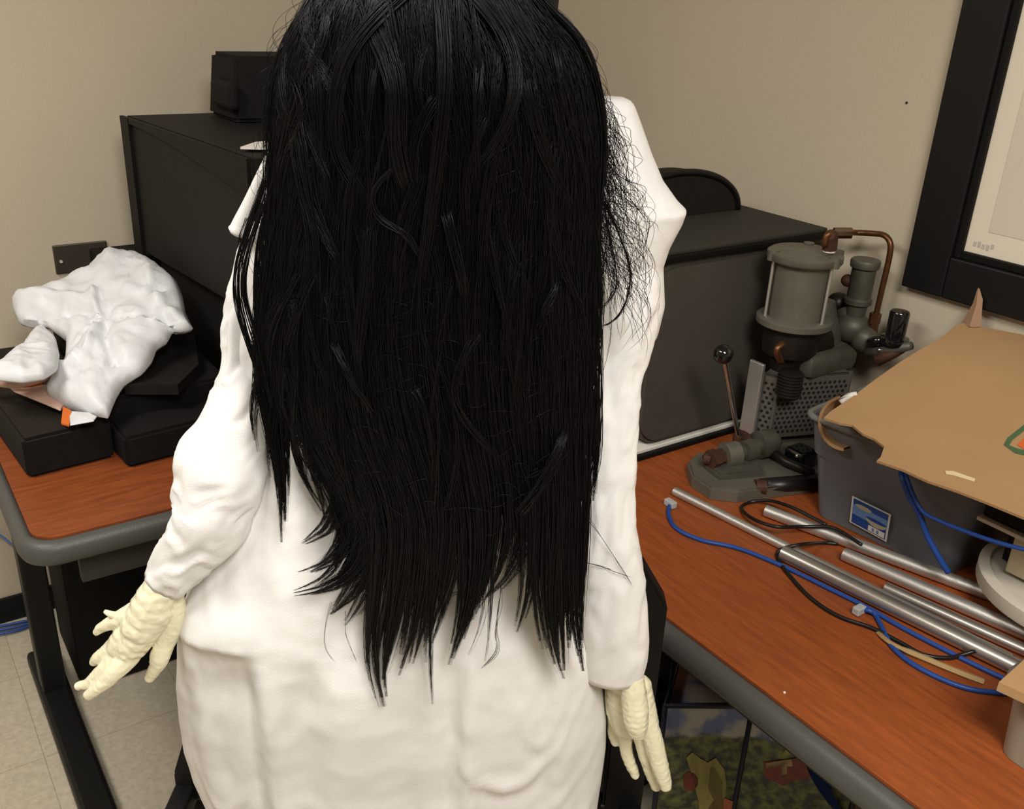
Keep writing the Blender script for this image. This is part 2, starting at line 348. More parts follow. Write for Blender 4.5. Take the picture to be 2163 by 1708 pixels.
# wall side dark strip
bm = B(); box(bm, (.45, 2.245, .002), (.64, 2.352, .945), .004)
tag(obj('speaker_box', bm, 'blackmatte'), 'tall narrow black box standing between the left wall and the table', 'box')

# plastic bag from outline lobes
def inflate(outlines, thick, step, ridge, name, mats, parent, D0, lean):
    """cloth like lobes: each outline (pixels) becomes a puffed closed skin standing on its own plane"""
    pass
def bag_mesh(poly, c0, thick, creases, seed, ridges=(), rim=.05):
    """puffy crumpled closed skin; poly = 3D outline points on one plane"""
    P = np.array(poly); c = P.mean(0) if c0 is None else np.array(c0)
    m_ = 120; Pc = np.vstack([P, P[:1]]); d = np.r_[0, np.cumsum(np.linalg.norm(np.diff(Pc, axis=0), axis=1))]; tt = np.linspace(0, d[-1], m_, endpoint=False)
    O = np.stack([np.interp(tt, d, Pc[:, k]) for k in range(3)], 1)
    nrm = np.cross(P[1]-c, P[len(P)//2]-c); nrm /= np.linalg.norm(nrm)
    if nrm@(CAM-c) < 0: nrm = -nrm
    bm = B(); K = 22
    def surf(side):
        rings = []
        for i in range(K):
            u = 1-(i/(K-1)); row = []
            for k in range(m_ if u > 0 else 1):
                p_ = c+(O[k]-c)*u if u > 0 else c.copy()
                dd = min(1.0, float(np.min(np.linalg.norm(O-p_, axis=1)))/rim); h = math.sqrt(max(0, 1-(1-dd)**2))*thick
                for rl, am, wd in ridges:
                    dist = float(np.min(np.linalg.norm(rl-p_, axis=1))); h += am*math.exp(-(dist/wd)**2)*min(1, dd*3)
                q_ = Vector(p_*9)+Vector((seed, seed, seed))
                w = noise.noise(q_)*.5; cr = 1-abs(noise.noise(q_*1.7+Vector((w*2, 0, 5)))*2); cr2 = 1-abs(noise.noise(q_*4.1)*2)
                h += (creases*(cr*.75+cr2*.45)-creases*.4)*min(1, dd*2)
                row.append(p_+nrm*h*side*(1 if side > 0 else .45))
            rings.append(row)
        return rings
    fr, bk = surf(1), surf(-1); vo = [bm.verts.new(V(p_)) for p_ in fr[0]]
    for R_ in (fr, bk):
        prev = vo
        for row in R_[1:]:
            cur = [bm.verts.new(V(p_)) for p_ in row]
            if len(cur) == 1:
                for k in range(m_): bm.faces.new((prev[k], prev[(k+1) % m_], cur[0]))
            else:
                for k in range(m_): bm.faces.new((prev[k], prev[(k+1) % m_], cur[(k+1) % m_], cur[k]))
            prev = cur
    return bm
def outline(pxs, fn): return [fn(x, y) for x, y in pxs]
pb = thing('plastic_bag', 'crumpled white plastic carrier bag slumped over the black cases', 'bag', (.36, 1.85, .86))
def plane_pt(x, y):   # plane leaning back over the cases
    # passes through the case front edge and the wall side
    P0 = on(215, 885, 2, .83); P1 = on(260, 540, 1, 2.12); P2 = on(20, 830, 2, .83)
    nn = np.cross(P1-P0, P2-P0); d = ray(x, y); t = ((P0-CAM)@nn)/(d@nn); return CAM+d*t
main = [(205, 562), (240, 541), (265, 537), (310, 548), (345, 570), (372, 592), (385, 622), (392, 660), (408, 694), (385, 700), (365, 700), (355, 722), (332, 735), (322, 762), (300, 790), (262, 812), (245, 840), (228, 884), (185, 876), (140, 862), (102, 842), (100, 828), (140, 775), (142, 722), (100, 690), (40, 684), (28, 660), (40, 634), (75, 628), (130, 605), (180, 585)]
RD = []
for pl, am, wd in (([(40, 655), (110, 655), (200, 668)], .014, .014), ([(100, 690), (190, 690), (222, 712)], -.012, .010), ([(215, 650), (222, 710), (205, 760), (150, 800)], .014, .009), ([(240, 690), (236, 740), (250, 790)], -.010, .012), ([(290, 640), (345, 660), (380, 700)], .012, .012), ([(330, 590), (332, 630), (322, 645)], .010, .007), ([(140, 830), (230, 800), (290, 785)], -.009, .008), ([(330, 690), (350, 672), (365, 700)], -.012, .012), ([(230, 560), (250, 620), (290, 640)], .006, .02)):
    RD.append((spline([plane_pt(*p_) for p_ in pl], 20), am, wd))
obj('bag_body', bag_mesh(outline(main, plane_pt), plane_pt(235, 700), .034, .014, 3, RD), 'bag', pb, True)
lobe = [(0, 770), (22, 755), (45, 742), (60, 715), (75, 700), (95, 695), (118, 715), (126, 750), (122, 780), (95, 798), (45, 806), (0, 802), (-40, 800), (-40, 785)]
obj('bag_handle', bag_mesh(outline(lobe, lambda x, y: on(x, y, 2, .9)), None, .018, .010, 9, rim=.03), 'bag', pb, True)
ri = [(55, 738), (58, 722), (85, 740), (78, 745)]
bm = B(); tube(bm, spline([on(-40, 800, 2, .865), on(20, 813, 2, .862), on(70, 806, 2, .862), (on(110, 790, 2, .866)), on(128, 770, 2, .87)], 20), .006, 8); obj('orange_trim', bm, 'pink', pb, True)
bm = B(); tube(bm, spline([on(-40, 812, 2, .85), on(5, 808, 2, .85), on(50, 812, 2, .85), on(90, 806, 2, .852)], 14), .006, 8); obj('orange_trim', bm, 'orange', pb, True)
obj('pink_flap', bag_mesh(outline([(15, 815), (60, 812), (110, 815), (140, 850), (128, 868), (80, 848), (30, 828)], lambda x, y: on(x, y, 2, .832)), None, .008, .004, 4), 'pink', pb, True)
bm = B(); slab(bm, [on(133, 858, 2, .84), on(150, 866, 2, .84), on(146, 898, 2, .826), on(129, 893, 2, .826)], (0, 0, -1), .003); obj('orange_print', bm, 'orange', pb)
obj('bag_corner', bag_mesh(outline([(146, 868), (190, 872), (205, 880), (198, 890), (148, 899)], lambda x, y: on(x, y, 2, .834)), None, .006, .003, 4), 'bag', pb, True)

# under left table
bm = B(); box(bm, (.235, 1.98, 0.002), (1.05, 2.235, .46), .01)
tag(obj('computer_case', bm, 'blackmatte'), 'large black case on the floor under the left table', 'case')
for k, yy in enumerate((1322, 1330, 1338)):
    bm = B(); pts = [on(-90, yy+14, 2, .006), on(0, yy, 2, .006+.002*k), on(40, yy-8, 2, .008), on(75, yy-14-3*k, 2, .007), on(110, yy-16, 2, .006)]
    tube(bm, spline(pts, 24), .0035, 8)
    tag(obj('network_cable', bm, 'blue', None, True), 'blue network cable bundled on the floor by the left table leg', 'cable', 'blue cables on the floor')
for k, (a_, b_) in enumerate((((0, 1060), (25, 1075)), ((0, 1130), (28, 1150)))):
    bm = B(); tube(bm, spline([on(a_[0]-80, a_[1]-40, 1, YL-.01), on(*a_, 1, YL-.01), on(*b_, 1, YL-.01), on(b_[0]+60, b_[1]+15, 1, YL-.01)], 20), .003, 8)
    tag(obj('wall_cable', bm, 'stlight', None, True), ['upper', 'lower'][k]+' thin pale blue cable drooping against the wall at the left edge', 'cable')

# ------------------------------------------------------------------ right wall frame
def frame():
    x = XR; c1 = on(1917, 600, 0, x); z0 = c1[2]; y1 = c1[1]; z1 = z0+.95; y0 = y1-1.25; w = .083
    t = thing('framed_board', 'black framed cream board hanging on the right wall', 'board', (x, (y0+y1)/2, z0))
    def bar(a, b, nm):
        bm = B(); box(bm, (x-.022, a[0], a[1]), (x-.0005, b[0], b[1]), .003); obj(nm, bm, 'blackmetal', t)
    bar((y1-w, z0), (y1, z1), 'frame_rail'); bar((y0, z0), (y0+w, z1), 'frame_rail'); bar((y0+w, z0), (y1-w, z0+w*.9), 'frame_rail'); bar((y0+w, z1-w), (y1-w, z1), 'frame_rail')
    # inner lip
    bm = B(); l = .014
    for a, b in (((y1-w-l, z0+w*.9), (y1-w, z1-w)), ((y0+w, z0+w*.9), (y0+w+l, z1-w)), ((y0+w+l, z0+w*.9), (y1-w-l, z0+w*.9+l)), ((y0+w+l, z1-w-l), (y1-w-l, z1-w))):
        box(bm, (x-.014, a[0], a[1]), (x-.0005, b[0], b[1]), .002)
    obj('inner_lip', bm, 'blackplastic', t)
    bm = B(); box(bm, (x-.006, y0+w, z0+w*.9), (x-.0007, y1-w, z1-w)); obj('board_border', bm, 'boardborder', t)
    bm = B(); box(bm, (x-.007, y0+w+.05, z0+w*.9+.055), (x-.0055, y1-w-.05, z1-w-.05)); obj('board_sheet', bm, 'board', t)
    bm = B()
    for k in range(5):
        yy = y1-w-.028-.008*k; zz = z0+w*.9+.03+.002*math.sin(k*2); box(bm, (x-.0068, yy-.0055, zz-.004-.002*(k % 2)), (x-.0058, yy, zz+.004))
    obj('faint_writing', bm, 'smudge', t)
frame()

# ------------------------------------------------------------------ grey box on the right table
def grey_box():
    yf, x0, x1, zb, zt = 1.172, 1.128, 1.60, .758, 1.128
    t = thing('storage_box', 'dark grey box with rounded corners and flat lid standing behind the press', 'box', ((x0+x1)/2, 1.28, T))
    def rr(x0, x1, z0, z1, r, yy, n=8):
        pts = []
        for cx, cz, a0 in ((x1-r, z0+r, -90), (x1-r, z1-r, 0), (x0+r, z1-r, 90), (x0+r, z0+r, 180)):
            for i in range(n+1):
                a = math.radians(a0+90*i/n); pts.append((cx+r*math.cos(a), yy, cz+r*math.sin(a)))
        return pts
    bm = B(); slab(bm, rr(x0+.01, x1-.01, zb, zt-.01, .062, yf+.008), (0, 1, 0), .27); obj('body', bm, 'graybox', t, True, 35)
    bm = B(); slab(bm, rr(x0+.018, x1-.018, zb+.010, zt-.02, .05, yf), (0, 1, 0), .009); obj('front_panel', bm, 'graybox', t, True, 35)
    bm = B(); box(bm, (x0, yf-.004, zt-.01), (x1, yf+.305, zt+.004), .003); obj('lid_seam', bm, 'blackplastic', t)
    bm = B(); box(bm, (x0, yf, zt+.003), (x1, yf+.30, zt+.012), .003); obj('lid', bm, 'graytop', t)
    bm = B(); box(bm, (x0+.30, yf+.262, zt+.011), (x1-.03, yf+.30, zt+.026), .003); obj('lid_hinge', bm, 'blackplastic', t)
    bm = B(); box(bm, (x0+.27, yf+.235, zt+.0115), (x0+.39, yf+.255, zt+.0125)); obj('lid_label', bm, 'paper', t)
    bm = B(); box(bm, (x0-.16, yf-.012, T+.0005), (x1, yf+.26, T+.010), .002); obj('base_board', bm, 'blackplastic', t)
    bm = B(); box(bm, (x0-.16, yf-.002, T+.009), (x1-.005, yf+.25, T+.0175), .002); obj('base_sheet', bm, 'paper', t)
grey_box()
bm = B()
cx_, cy_, cz_ = 1.378, 1.372, 1.125
arc = [(cx_+.175*math.cos(a), cy_, cz_+.016+.088*math.sin(a)) for a in np.linspace(0, math.pi, 28)]
slab(bm, arc, (0, 1, 0), .055)
hb = obj('arched_bag', bm, 'brownblack'); tag(hb, 'black arched bag top standing on the grey box lid by the shoulder', 'bag')
bm = B(); tube(bm, [(p_[0], cy_+.0, p_[2]) for p_ in arc], .007, 8); obj('piping', bm, 'blackmetal', hb, True)

# ------------------------------------------------------------------ press
def press():
    ax, ay = 1.421, 1.080
    t = thing('air_press', 'grey green pneumatic bench press with copper pipe on the right table', 'machine', (1.40, 1.0, T))
    def z_at(y_px, x_px=None): return None
    zt, zb = 1.118, 1.008
    R1 = .050
    bm = B(); lathe(bm, [(R1+.002, zb), (R1+.002, zt)], (ax, ay)); obj('cylinder', bm, 'castlight', t, True, 40)
    bm = B(); lathe(bm, [(R1+.016, zt), (R1+.018, zt+.003), (R1+.018, zt+.013), (R1+.012, zt+.017)], (ax, ay)); 
    for a in np.radians([-206, -86, 34, -30]):
        cyl(bm, (ax+(R1+.012)*math.cos(a), ay+(R1+.012)*math.sin(a), zt), (ax+(R1+.012)*math.cos(a), ay+(R1+.012)*math.sin(a), zt+.019), .010, 16)
    obj('top_flange', bm, 'castlight', t, True, 40)
    bm = B(); lathe(bm, [(R1+.014, zb-.014), (R1+.020, zb-.010), (R1+.020, zb), (R1+.015, zb+.004)], (ax, ay)); obj('bottom_flange', bm, 'castlight', t, True, 40)
    for a in np.radians([-206, -86, 34]):
        bm = B(); x_, y_ = ax+(R1+.009)*math.cos(a), ay+(R1+.009)*math.sin(a); cyl(bm, (x_, y_, zb), (x_, y_, zt+.002), .003, 10); obj('tie_rod', bm, 'aluminium', t, True, 40)
    # neck, ram and frame
    bm = B(); lathe(bm, [(.03, .90), (.034, .935), (.050, .94), (.054, .965), (.048, .994)], (ax, ay)); obj('neck', bm, 'darkoil', t, True, 40)
    bm = B(); pr = [(.020, .875)]
    for k in range(8): pr += [(.024, .88+k*.006), (.020, .883+k*.006)]
    c_ = on(1675, 770, 1, 1.03); lathe(bm, pr, (c_[0], 1.03), 24); obj('threaded_ram', bm, 'darkoil', t, True, 40)
    bm = B(); tube(bm, spline([on(1655, 725, 1, 1.0), on(1640, 740, 1, 1.0), on(1650, 765, 1, 1.0)], 8), .006, 8); obj('fitting', bm, 'copper', t, True)
    bm = B(); box(bm, (1.50, 1.04, .75), (1.585, 1.13, .95), .015); tube(bm, [(1.52, 1.08, .95), (1.50, 1.08, 1.0), (1.50, 1.08, 1.03)], [.035, .03, .022], 16); box(bm, (1.42, 1.02, .90), (1.56, 1.12, .945), .012)
    obj('column', bm, 'cast', t, True, 40)
    # valve block beside the cylinder
    bm = B(); c_ = on(1800, 690, 0, 1.56); sphere(bm, c_, .034, sc=(1, 1, .9)); sphere(bm, on(1825, 715, 0, 1.56), .026); cyl(bm, on(1785, 650, 0, 1.56), c_, .02, 16); obj('valve_body', bm, 'cast', t, True)
    bm = B(); c_ = on(1770, 640, 0, 1.57); sphere(bm, c_, .022); obj('valve_cap', bm, 'darkoil', t, True)
    # filter
    a_ = on(1812, 635, 0, 1.56); hx, hy = a_[0], a_[1]; b_ = on(1830, 548, 0, 1.56); zf0, zf1 = a_[2], b_[2]
    bm = B(); lathe(bm, [(.018, zf0-.03), (.02, zf0-.008), (.026, zf0-.004), (.026, zf0+.004), (.0225, zf0+.008), (.0225, zf1-.018), (.027, zf1-.014), (.028, zf1-.004), (.026, zf1), (.012, zf1+.001)], (hx, (a_[1]+b_[1])/2), 28); obj('filter_bowl', bm, 'cast', t, True, 40)
    bm = B(); m_ = on(1790, 592, 0, 1.55); sphere(bm, m_, .012); obj('filter_plug', bm, 'rust', t, True)
    # copper pipe
    XP = 1.57
    pts = [on(1742, 520, 1, 1.04), on(1745, 500, 1, 1.04), on(1760, 492, 1, 1.04), on(1800, 491, 0, XP-.02), on(1845, 493, 0, XP), on(1868, 497, 0, XP), on(1880, 512, 0, XP), on(1879, 540, 0, XP), on(1862, 615, 0, XP), on(1850, 668, 0, XP)]
    bm = B(); tube(bm, spline(pts, 60), .0055, 12); obj('copper_pipe', bm, 'copper', t, True)
    for (x_, y_, r_) in ((1783, 492, .011), (1848, 672, .011), (1845, 690, .009)):
        c_ = on(x_, y_, 0, XP); bm = B(); cyl(bm, c_-np.array([0, 0, .010]), c_+np.array([0, 0, .010]), r_, 6) if y_ > 600 else cyl(bm, c_-RT*.02, c_+RT*.014, r_, 6); obj('pipe_nut', bm, 'copper', t)
    c0_ = on(1752, 527, 1, 1.04); c1_ = on(1755, 500, 1, 1.04); bm = B(); cyl(bm, c0_, c1_, .013, 8); sphere(bm, c1_, .013); obj('elbow_fitting', bm, 'rust', t, True, 40)
    bm = B(); cyl(bm, c0_-np.array([0, 0, .004]), c0_+np.array([0, 0, .004]), .011, 16); obj('thread_tape', bm, 'paper', t)
    # lever arm holding the black button
    bm = B(); k0 = on(1890, 712, 0, 1.555); lathe(bm, [(.026, k0[2]-.012), (.028, k0[2]-.006), (.026, k0[2]), (.018, k0[2]+.003), (.018, k0[2]+.048), (.016, k0[2]+.051)], (k0[0], k0[1]), 24); obj('push_button', bm, 'knob', t, True, 40)
    bm = B(); tube(bm, [on(1835, 745, 0, 1.55), on(1880, 738, 0, 1.55), on(1925, 730, 0, 1.55)], [.012, .012, .008], 10); obj('button_bracket', bm, 'cast', t, True)
    bm = B(); tube(bm, [on(1850, 762, 0, 1.53), on(1890, 745, 0, 1.55), on(1920, 733, 0, 1.56)], [.012, .010, .004], 8); obj('wedge', bm, 'rust', t, True)
    bm = B(); cyl(bm, on(1838, 722, 0, 1.54), on(1862, 718, 0, 1.54), .009, 12); obj('hose_fitting', bm, 'knob', t, True)
    bm = B(); sphere(bm, on(1858, 739, 0, 1.54), .005); obj('bright_screw', bm, 'chrome', t, True)
    # dark underside casting
    bm = B(); cyl(bm, (1.40, 1.075, .945), (1.50, 1.075, .955), .036, 24); box(bm, (1.43, 1.045, .90), (1.52, 1.105, .955), .01); obj('casting', bm, 'darkoil', t, True, 40)
    # perforated guard
    zb_, zt_ = .778, .905
    p0 = on(1592, 925, 2, zb_); 
    P0b, P1b, P2b = on(1585, 918, 2, zb_), on(1625, 925, 2, zb_), on(1745, 925, 2, zb_)
    P0b = on(1594, 916, 2, zb_); P1b = on(1625, 925, 2, zb_); P2b = P1b+np.array([.145, -.05, 0])
    g = bpy.data.objects.new('x', None)
    H = np.array([0, 0, zt_-zb_])
    bm = B()
    for A_, B_ in ((P0b, P1b), (P1b, P2b)):
        u_ = B_-A_; n_ = np.cross(u_, [0, 0, 1]); n_ = n_ if n_@(CAM-A_) > 0 else -n_; n_ /= np.linalg.norm(n_)
        slab(bm, [A_, B_, B_+H, A_+H], -n_, .002)
    for A_ in (P0b, P1b, P2b): box(bm, A_-np.array([.003, .003, 0]), A_+H+np.array([.003, .003, .002]))
    gd = obj('perforated_guard', bm, 'perf', t)
    bm = B()
    for A_, B_ in ((P0b, P1b), (P1b, P2b)):
        u_ = B_-A_; L = np.linalg.norm(u_); u_ = u_/L; n_ = np.cross(u_, [0, 0, 1]); n_ = n_ if n_@(CAM-A_) > 0 else -n_; n_ /= np.linalg.norm(n_)
        nx, nz = int(L/.0105), 11
        for i in range(nx):
            for j in range(nz):
                c_ = A_+u_*(L*(i+.5+(.5 if j % 2 else 0))/(nx+.5))+np.array([0, 0, .012+j*(zt_-zb_-.03)/(nz-1)])+n_*.0006; r_ = .0032
                bm.faces.new([bm.verts.new(V(c_+u_*r_*math.cos(a)+np.array([0, 0, r_*math.sin(a)]))) for a in np.linspace(0, 2*math.pi, 8, endpoint=False)])
    me = bpy.data.meshes.new('guard_holes'); bm.to_mesh(me); bm.free(); link_mesh('guard_holes', me, 'hole', gd)
    bm = B(); box(bm, (P0b[0]-.012, P0b[1]-.004, zb_), (P0b[0]-.004, P0b[1]+.03, zt_+.02), .002); obj('guard_bracket', bm, 'aluminium', t)
    bm = B(); slab(bm, [P0b+H, P1b+H, P2b+H, P2b+H+np.array([.01, .06, 0]), P0b+H+np.array([.03, .01, 0])], (0, 0, -1), .004); obj('guard_top', bm, 'perf', t)
    # base casting
    def tp(x, y, z=T+.022): q_ = on(x, y, 2, z); return (q_[0], q_[1])
    ol = [tp(1452, 978), tp(1462, 1005), tp(1502, 1032), tp(1560, 1038), tp(1700, 1020), (1.44, .90), (1.50, .98), (1.50, 1.12), tp(1640, 950), tp(1545, 945), tp(1470, 958)]
    bm = B(); prism(bm, ol[::1], T+.0006, T+.024); bmesh.ops.bevel(bm, geom=[e for e in bm.edges if all(v.co.z > T+.02 for v in e.verts)], offset=.004, segments=2, affect='EDGES'); obj('base_casting', bm, 'castlight', t)
    bm = B(); il = [tp(1490, 985, T+.03), tp(1520, 1008, T+.03), tp(1612, 1000, T+.03), tp(1600, 970, T+.03), tp(1545, 968, T+.03)]; prism(bm, il, T+.023, T+.036); bmesh.ops.bevel(bm, geom=[e for e in bm.edges if all(v.co.z > T+.03 for v in e.verts)], offset=.004, segments=2, affect='EDGES'); obj('slide_block', bm, 'cast', t)
    # pivot shaft with nuts
    def w(x, y, z): return on(x, y, 2, z)
    bm = B(); cyl(bm, w(1528, 962, T+.048), w(1556, 958, T+.048), .024, 24); obj('pivot_boss', bm, 'castlight', t, True, 40)
    bm = B(); cyl(bm, w(1498, 972, T+.045), w(1512, 968, T+.045), .019, 6); cyl(bm, w(1512, 968, T+.045), w(1528, 964, T+.045), .016, 6); cyl(bm, w(1486, 968, T+.045), w(1500, 970, T+.045), .010, 12); obj('pivot_nut', bm, 'rust', t)
    bm = B(); cyl(bm, w(1556, 958, T+.048), w(1640, 930, T+.05), .014, 18); cyl(bm, w(1570, 954, T+.05), w(1590, 948, T+.05), .020, 20); cyl(bm, w(1600, 940, T+.05), w(1630, 934, T+.05), .026, 24); obj('pivot_shaft', bm, 'cast', t, True, 40)
    bm = B(); tube(bm, [w(1625, 950, T+.04), w(1660, 975, T+.035), w(1718, 1000, T+.03)], .009, 10); obj('linkage', bm, 'darkoil', t, True)
    bm = B(); a_ = w(1560, 925, T+.055); b_ = on(1528, 748, 1, a_[1]-.02); cyl(bm, a_, b_, .0045, 12); obj('lever_rod', bm, 'chrome', t, True, 40)
    bm = B(); sphere(bm, b_, .0175, u=28, v=18); obj('ball_knob', bm, 'knob', t, True)
    bm = B(); cyl(bm, a_-np.array([0, 0, .008]), a_+np.array([0, 0, .006]), .011, 6); cyl(bm, w(1566, 932, T+.05), w(1575, 930, T+.05), .02, 6); obj('lever_nut', bm, 'rust', t)
    bm = B(); c_ = w(1690, 968, T+.035); box(bm, c_-np.array([.022, .022, .012]), c_+np.array([.022, .022, .022]), .006); obj('latch_block', bm, 'knob', t)
    bm = B(); sphere(bm, w(1684, 962, T+.06), .004); obj('bright_screw', bm, 'chrome', t, True)
    bm = B(); c_ = w(1595, 1028, T+.018); cyl(bm, c_, c_+RH*.018, .014, 14); obj('side_bolt', bm, 'rust', t)
    bm = B(); tube(bm, [w(1605, 1028, T+.016), w(1720, 1018, T+.016)], .015, 12); obj('side_hose', bm, 'black_cable', t, True)
press()

# ------------------------------------------------------------------ pipes, cables
def pipe(name, a, b, r, m_, label, hollow=True, ribs=False, over=.6):
    a = np.array(a); b = np.array(b); u = (b-a)/np.linalg.norm(b-a); b = b+u*over; bm = B(); n = 24
    L = np.linalg.norm(b-a); k = int(L/.006) if ribs else 2
    pr = [a+u*L*i/(k-1) for i in range(k)]; rr_ = [r*(1-.035*(i % 2)) for i in range(k)] if ribs else r
    if not hollow: tube(bm, pr, rr_, n)
    else:
        tube(bm, pr, rr_, n, cap=False)
        e = np.cross(u, [0, 0, 1]); e /= np.linalg.norm(e); g = np.cross(u, e)
        def ring(c, q): return [bm.verts.new(V(c+q*(e*math.cos(k_*2*math.pi/n)+g*math.sin(k_*2*math.pi/n)))) for k_ in range(n)]
        for c, sgn in ((a, 1), (b, -1)):
            A_, B_, C_ = ring(c, r), ring(c, r*.82), ring(c+u*sgn*.03, r*.82)
            for X_, Y_ in ((A_, B_), (B_, C_)):
                for k_ in range(n): bm.faces.new((X_[k_], X_[(k_+1) % n], Y_[(k_+1) % n], Y_[k_]))
            bm.faces.new(C_)
        bmesh.ops.remove_doubles(bm, verts=bm.verts, dist=1e-6)
    return tag(obj(name, bm, m_, None, True, 45), label, 'pipe')
def tz(x, y, r, dz=0): return on(x, y, 2, T+r+dz)
pipe('metal_pipe', tz(1425, 1037, .008), tz(2135, 1392, .008), .0078, 'aluminium', 'thin grey metal pipe reaching furthest toward the press', ribs=False, over=.0)
pipe('metal_pipe', tz(1654, 1167, .0128), tz(2122, 1396, .0128), .0126, 'steel', 'shiny chrome pipe lying nearest the blue cable', over=.045)
pipe('metal_pipe', tz(1618, 1078, .011), tz(2163, 1282, .011), .0105, 'aluminium', 'ribbed grey conduit running closest along the plastic tub', ribs=True, over=.12)
pipe('metal_pipe', tz(1783, 1170, .011), tz(2163, 1335, .011), .0108, 'aluminium', 'short grey pipe beside the ribbed conduit', over=.08)
pipe('metal_pipe', tz(1870, 1240, .009), tz(2163, 1372, .009), .0085, 'steel', 'narrow pipe tucked between the chrome pipe and the short grey pipe', over=.05)

def cable(name, pts, r, m_, label, n=90, parent=None, cat='cable'):
    bm = B(); tube(bm, spline(pts, n), r, 10); o = obj(name, bm, m_, parent, True); return tag(o, label, cat) if parent is None else o
r_ = .0036
b1 = [tz(1416, 1062, .006), tz(1412, 1085, r_), tz(1428, 1115, r_), tz(1480, 1140, r_), tz(1560, 1158, r_), tz(1655, 1196, r_), tz(1750, 1242, r_), tz(1830, 1282, r_), tz(1900, 1322, r_), tz(1990, 1369, r_), tz(2060, 1404, r_), tz(2122, 1433, r_), tz(2190, 1462, r_)]
cb = cable('network_cable', b1, r_, 'blue', 'blue network cable with clear plug along the chrome pipe')
c_ = tz(1417, 1063, .007); bm = B(); box(bm, c_-np.array([.006, .010, .006]), c_+np.array([.006, .012, .006]), .002); obj('cable_plug', bm, 'clear', cb)
b2 = [tz(1812, 1284, .006), tz(1838, 1290, .009), tz(1850, 1300, r_), tz(1868, 1335, r_), tz(1885, 1366, r_), tz(1925, 1400, r_), tz(1985, 1432, r_), tz(2050, 1455, r_), tz(2125, 1464, r_), tz(2200, 1468, r_)]
cb2 = cable('network_cable', b2, r_, 'blue', 'blue network cable curving nearest the table front edge')
c_ = tz(1816, 1287, .007); bm = B(); box(bm, c_-np.array([.011, .006, .006]), c_+np.array([.008, .006, .006]), .002); obj('cable_plug', bm, 'clear', cb2)
r2 = .003
k1 = [tz(1820, 1150, .03), tz(1760, 1115, .028), tz(1700, 1112, .020), tz(1640, 1112, .024), tz(1590, 1095, .016), tz(1566, 1073, .004), tz(1585, 1060, .004), tz(1625, 1057, .014), tz(1670, 1070, .026), tz(1720, 1095, .026), tz(1745, 1108, .026)]
cable('power_cord', k1, r2, 'black_cable', 'thin black cord looped over the ribbed conduit end')
k2 = [tz(1770, 1148, .004), tz(1735, 1146, .004), tz(1690, 1150, .022), tz(1650, 1160, .012), tz(1642, 1175, .004), tz(1660, 1205, .004), tz(1710, 1260, .004), tz(1770, 1300, .004), tz(1840, 1325, .004), tz(1900, 1355, .004), tz(1950, 1382, .004), tz(2000, 1389, .004), tz(2030, 1383, .006), tz(2060, 1374, .014)]
cable('power_cord', k2, r2, 'black_cable', 'black cord sagging below the chrome pipe on bare table')
bm = B(); tube(bm, spline([tz(1848, 1330, .001), tz(1885, 1360, .006), tz(1960, 1393, .005), tz(2030, 1422, .004), tz(2078, 1440, .003)], 16), [.0012]+[.0035]*5+[.005]*10, 5)
tag(obj('wood_splinter', bm, 'splinter'), 'sliver of raw wood lying over the blue cable', 'splinter')
bm = B(); sphere(bm, on(1657, 1462, 2, T+.001), .0018); tag(obj('crumb', bm, 'paper'), 'tiny pale crumb on the bare table top', 'crumb')

# ------------------------------------------------------------------ tubs
TUBMAT = 'tub'
def tub(name, label, cat, x0, x1, y0, y1, h, flare, rim_w=.008, step=True):
    t = thing(name, label, cat, ((x0+x1)/2, (y0+y1)/2, T+.001)); bm = B(); n = 5; r = .025
    lv = [(0, 0.0), (0.0, .004)]
    prof = [(0, .001), (flare*.55, h*.62), (flare*.55+.004, h*.64), (flare, h)] if step else [(0, .001), (flare, h)]
    def ring(e, z, inset=0): return [bm.verts.new((p_[0], p_[1], T+z)) for p_ in round_rect(x0-e+inset, y0-e+inset, x1+e-inset, y1+e-inset, r, n)]
    outer = [ring(e, z) for e, z in prof]; inner = [ring(e, z+(.002 if i == 0 else 0), .0022) for i, (e, z) in enumerate(prof)]
    N = len(outer[0])
    for S in (outer, inner[::-1]):
        for A_, B_ in zip(S, S[1:]):
            for k in range(N): bm.faces.new((A_[k], A_[(k+1) % N], B_[(k+1) % N], B_[k]))
    for k in range(N): bm.faces.new((outer[-1][k], outer[-1][(k+1) % N], inner[-1][(k+1) % N], inner[-1][k]))
    bm.faces.new(outer[0][::-1]); bm.faces.new(inner[0])
    obj('tub_wall', bm, TUBMAT, t, True, 40)
    bm = B(); tube(bm, [(p_[0], p_[1], T+h) for p_ in round_rect(x0-flare-rim_w*.5, y0-flare-rim_w*.5, x1+flare+rim_w*.5, y1+flare+rim_w*.5, r, n)], rim_w*.7, 8, closed=True); obj('rim', bm, 'tubrim', t, True)
    return t
tb = tub('storage_tub', 'frosted plastic tub with blue product sticker under the cardboard', 'tub', 1.421-.135, 1.421+.135, .753-.122, .753+.122, .185, .028)
TH = math.radians(6.1); tb.rotation_euler.z = TH
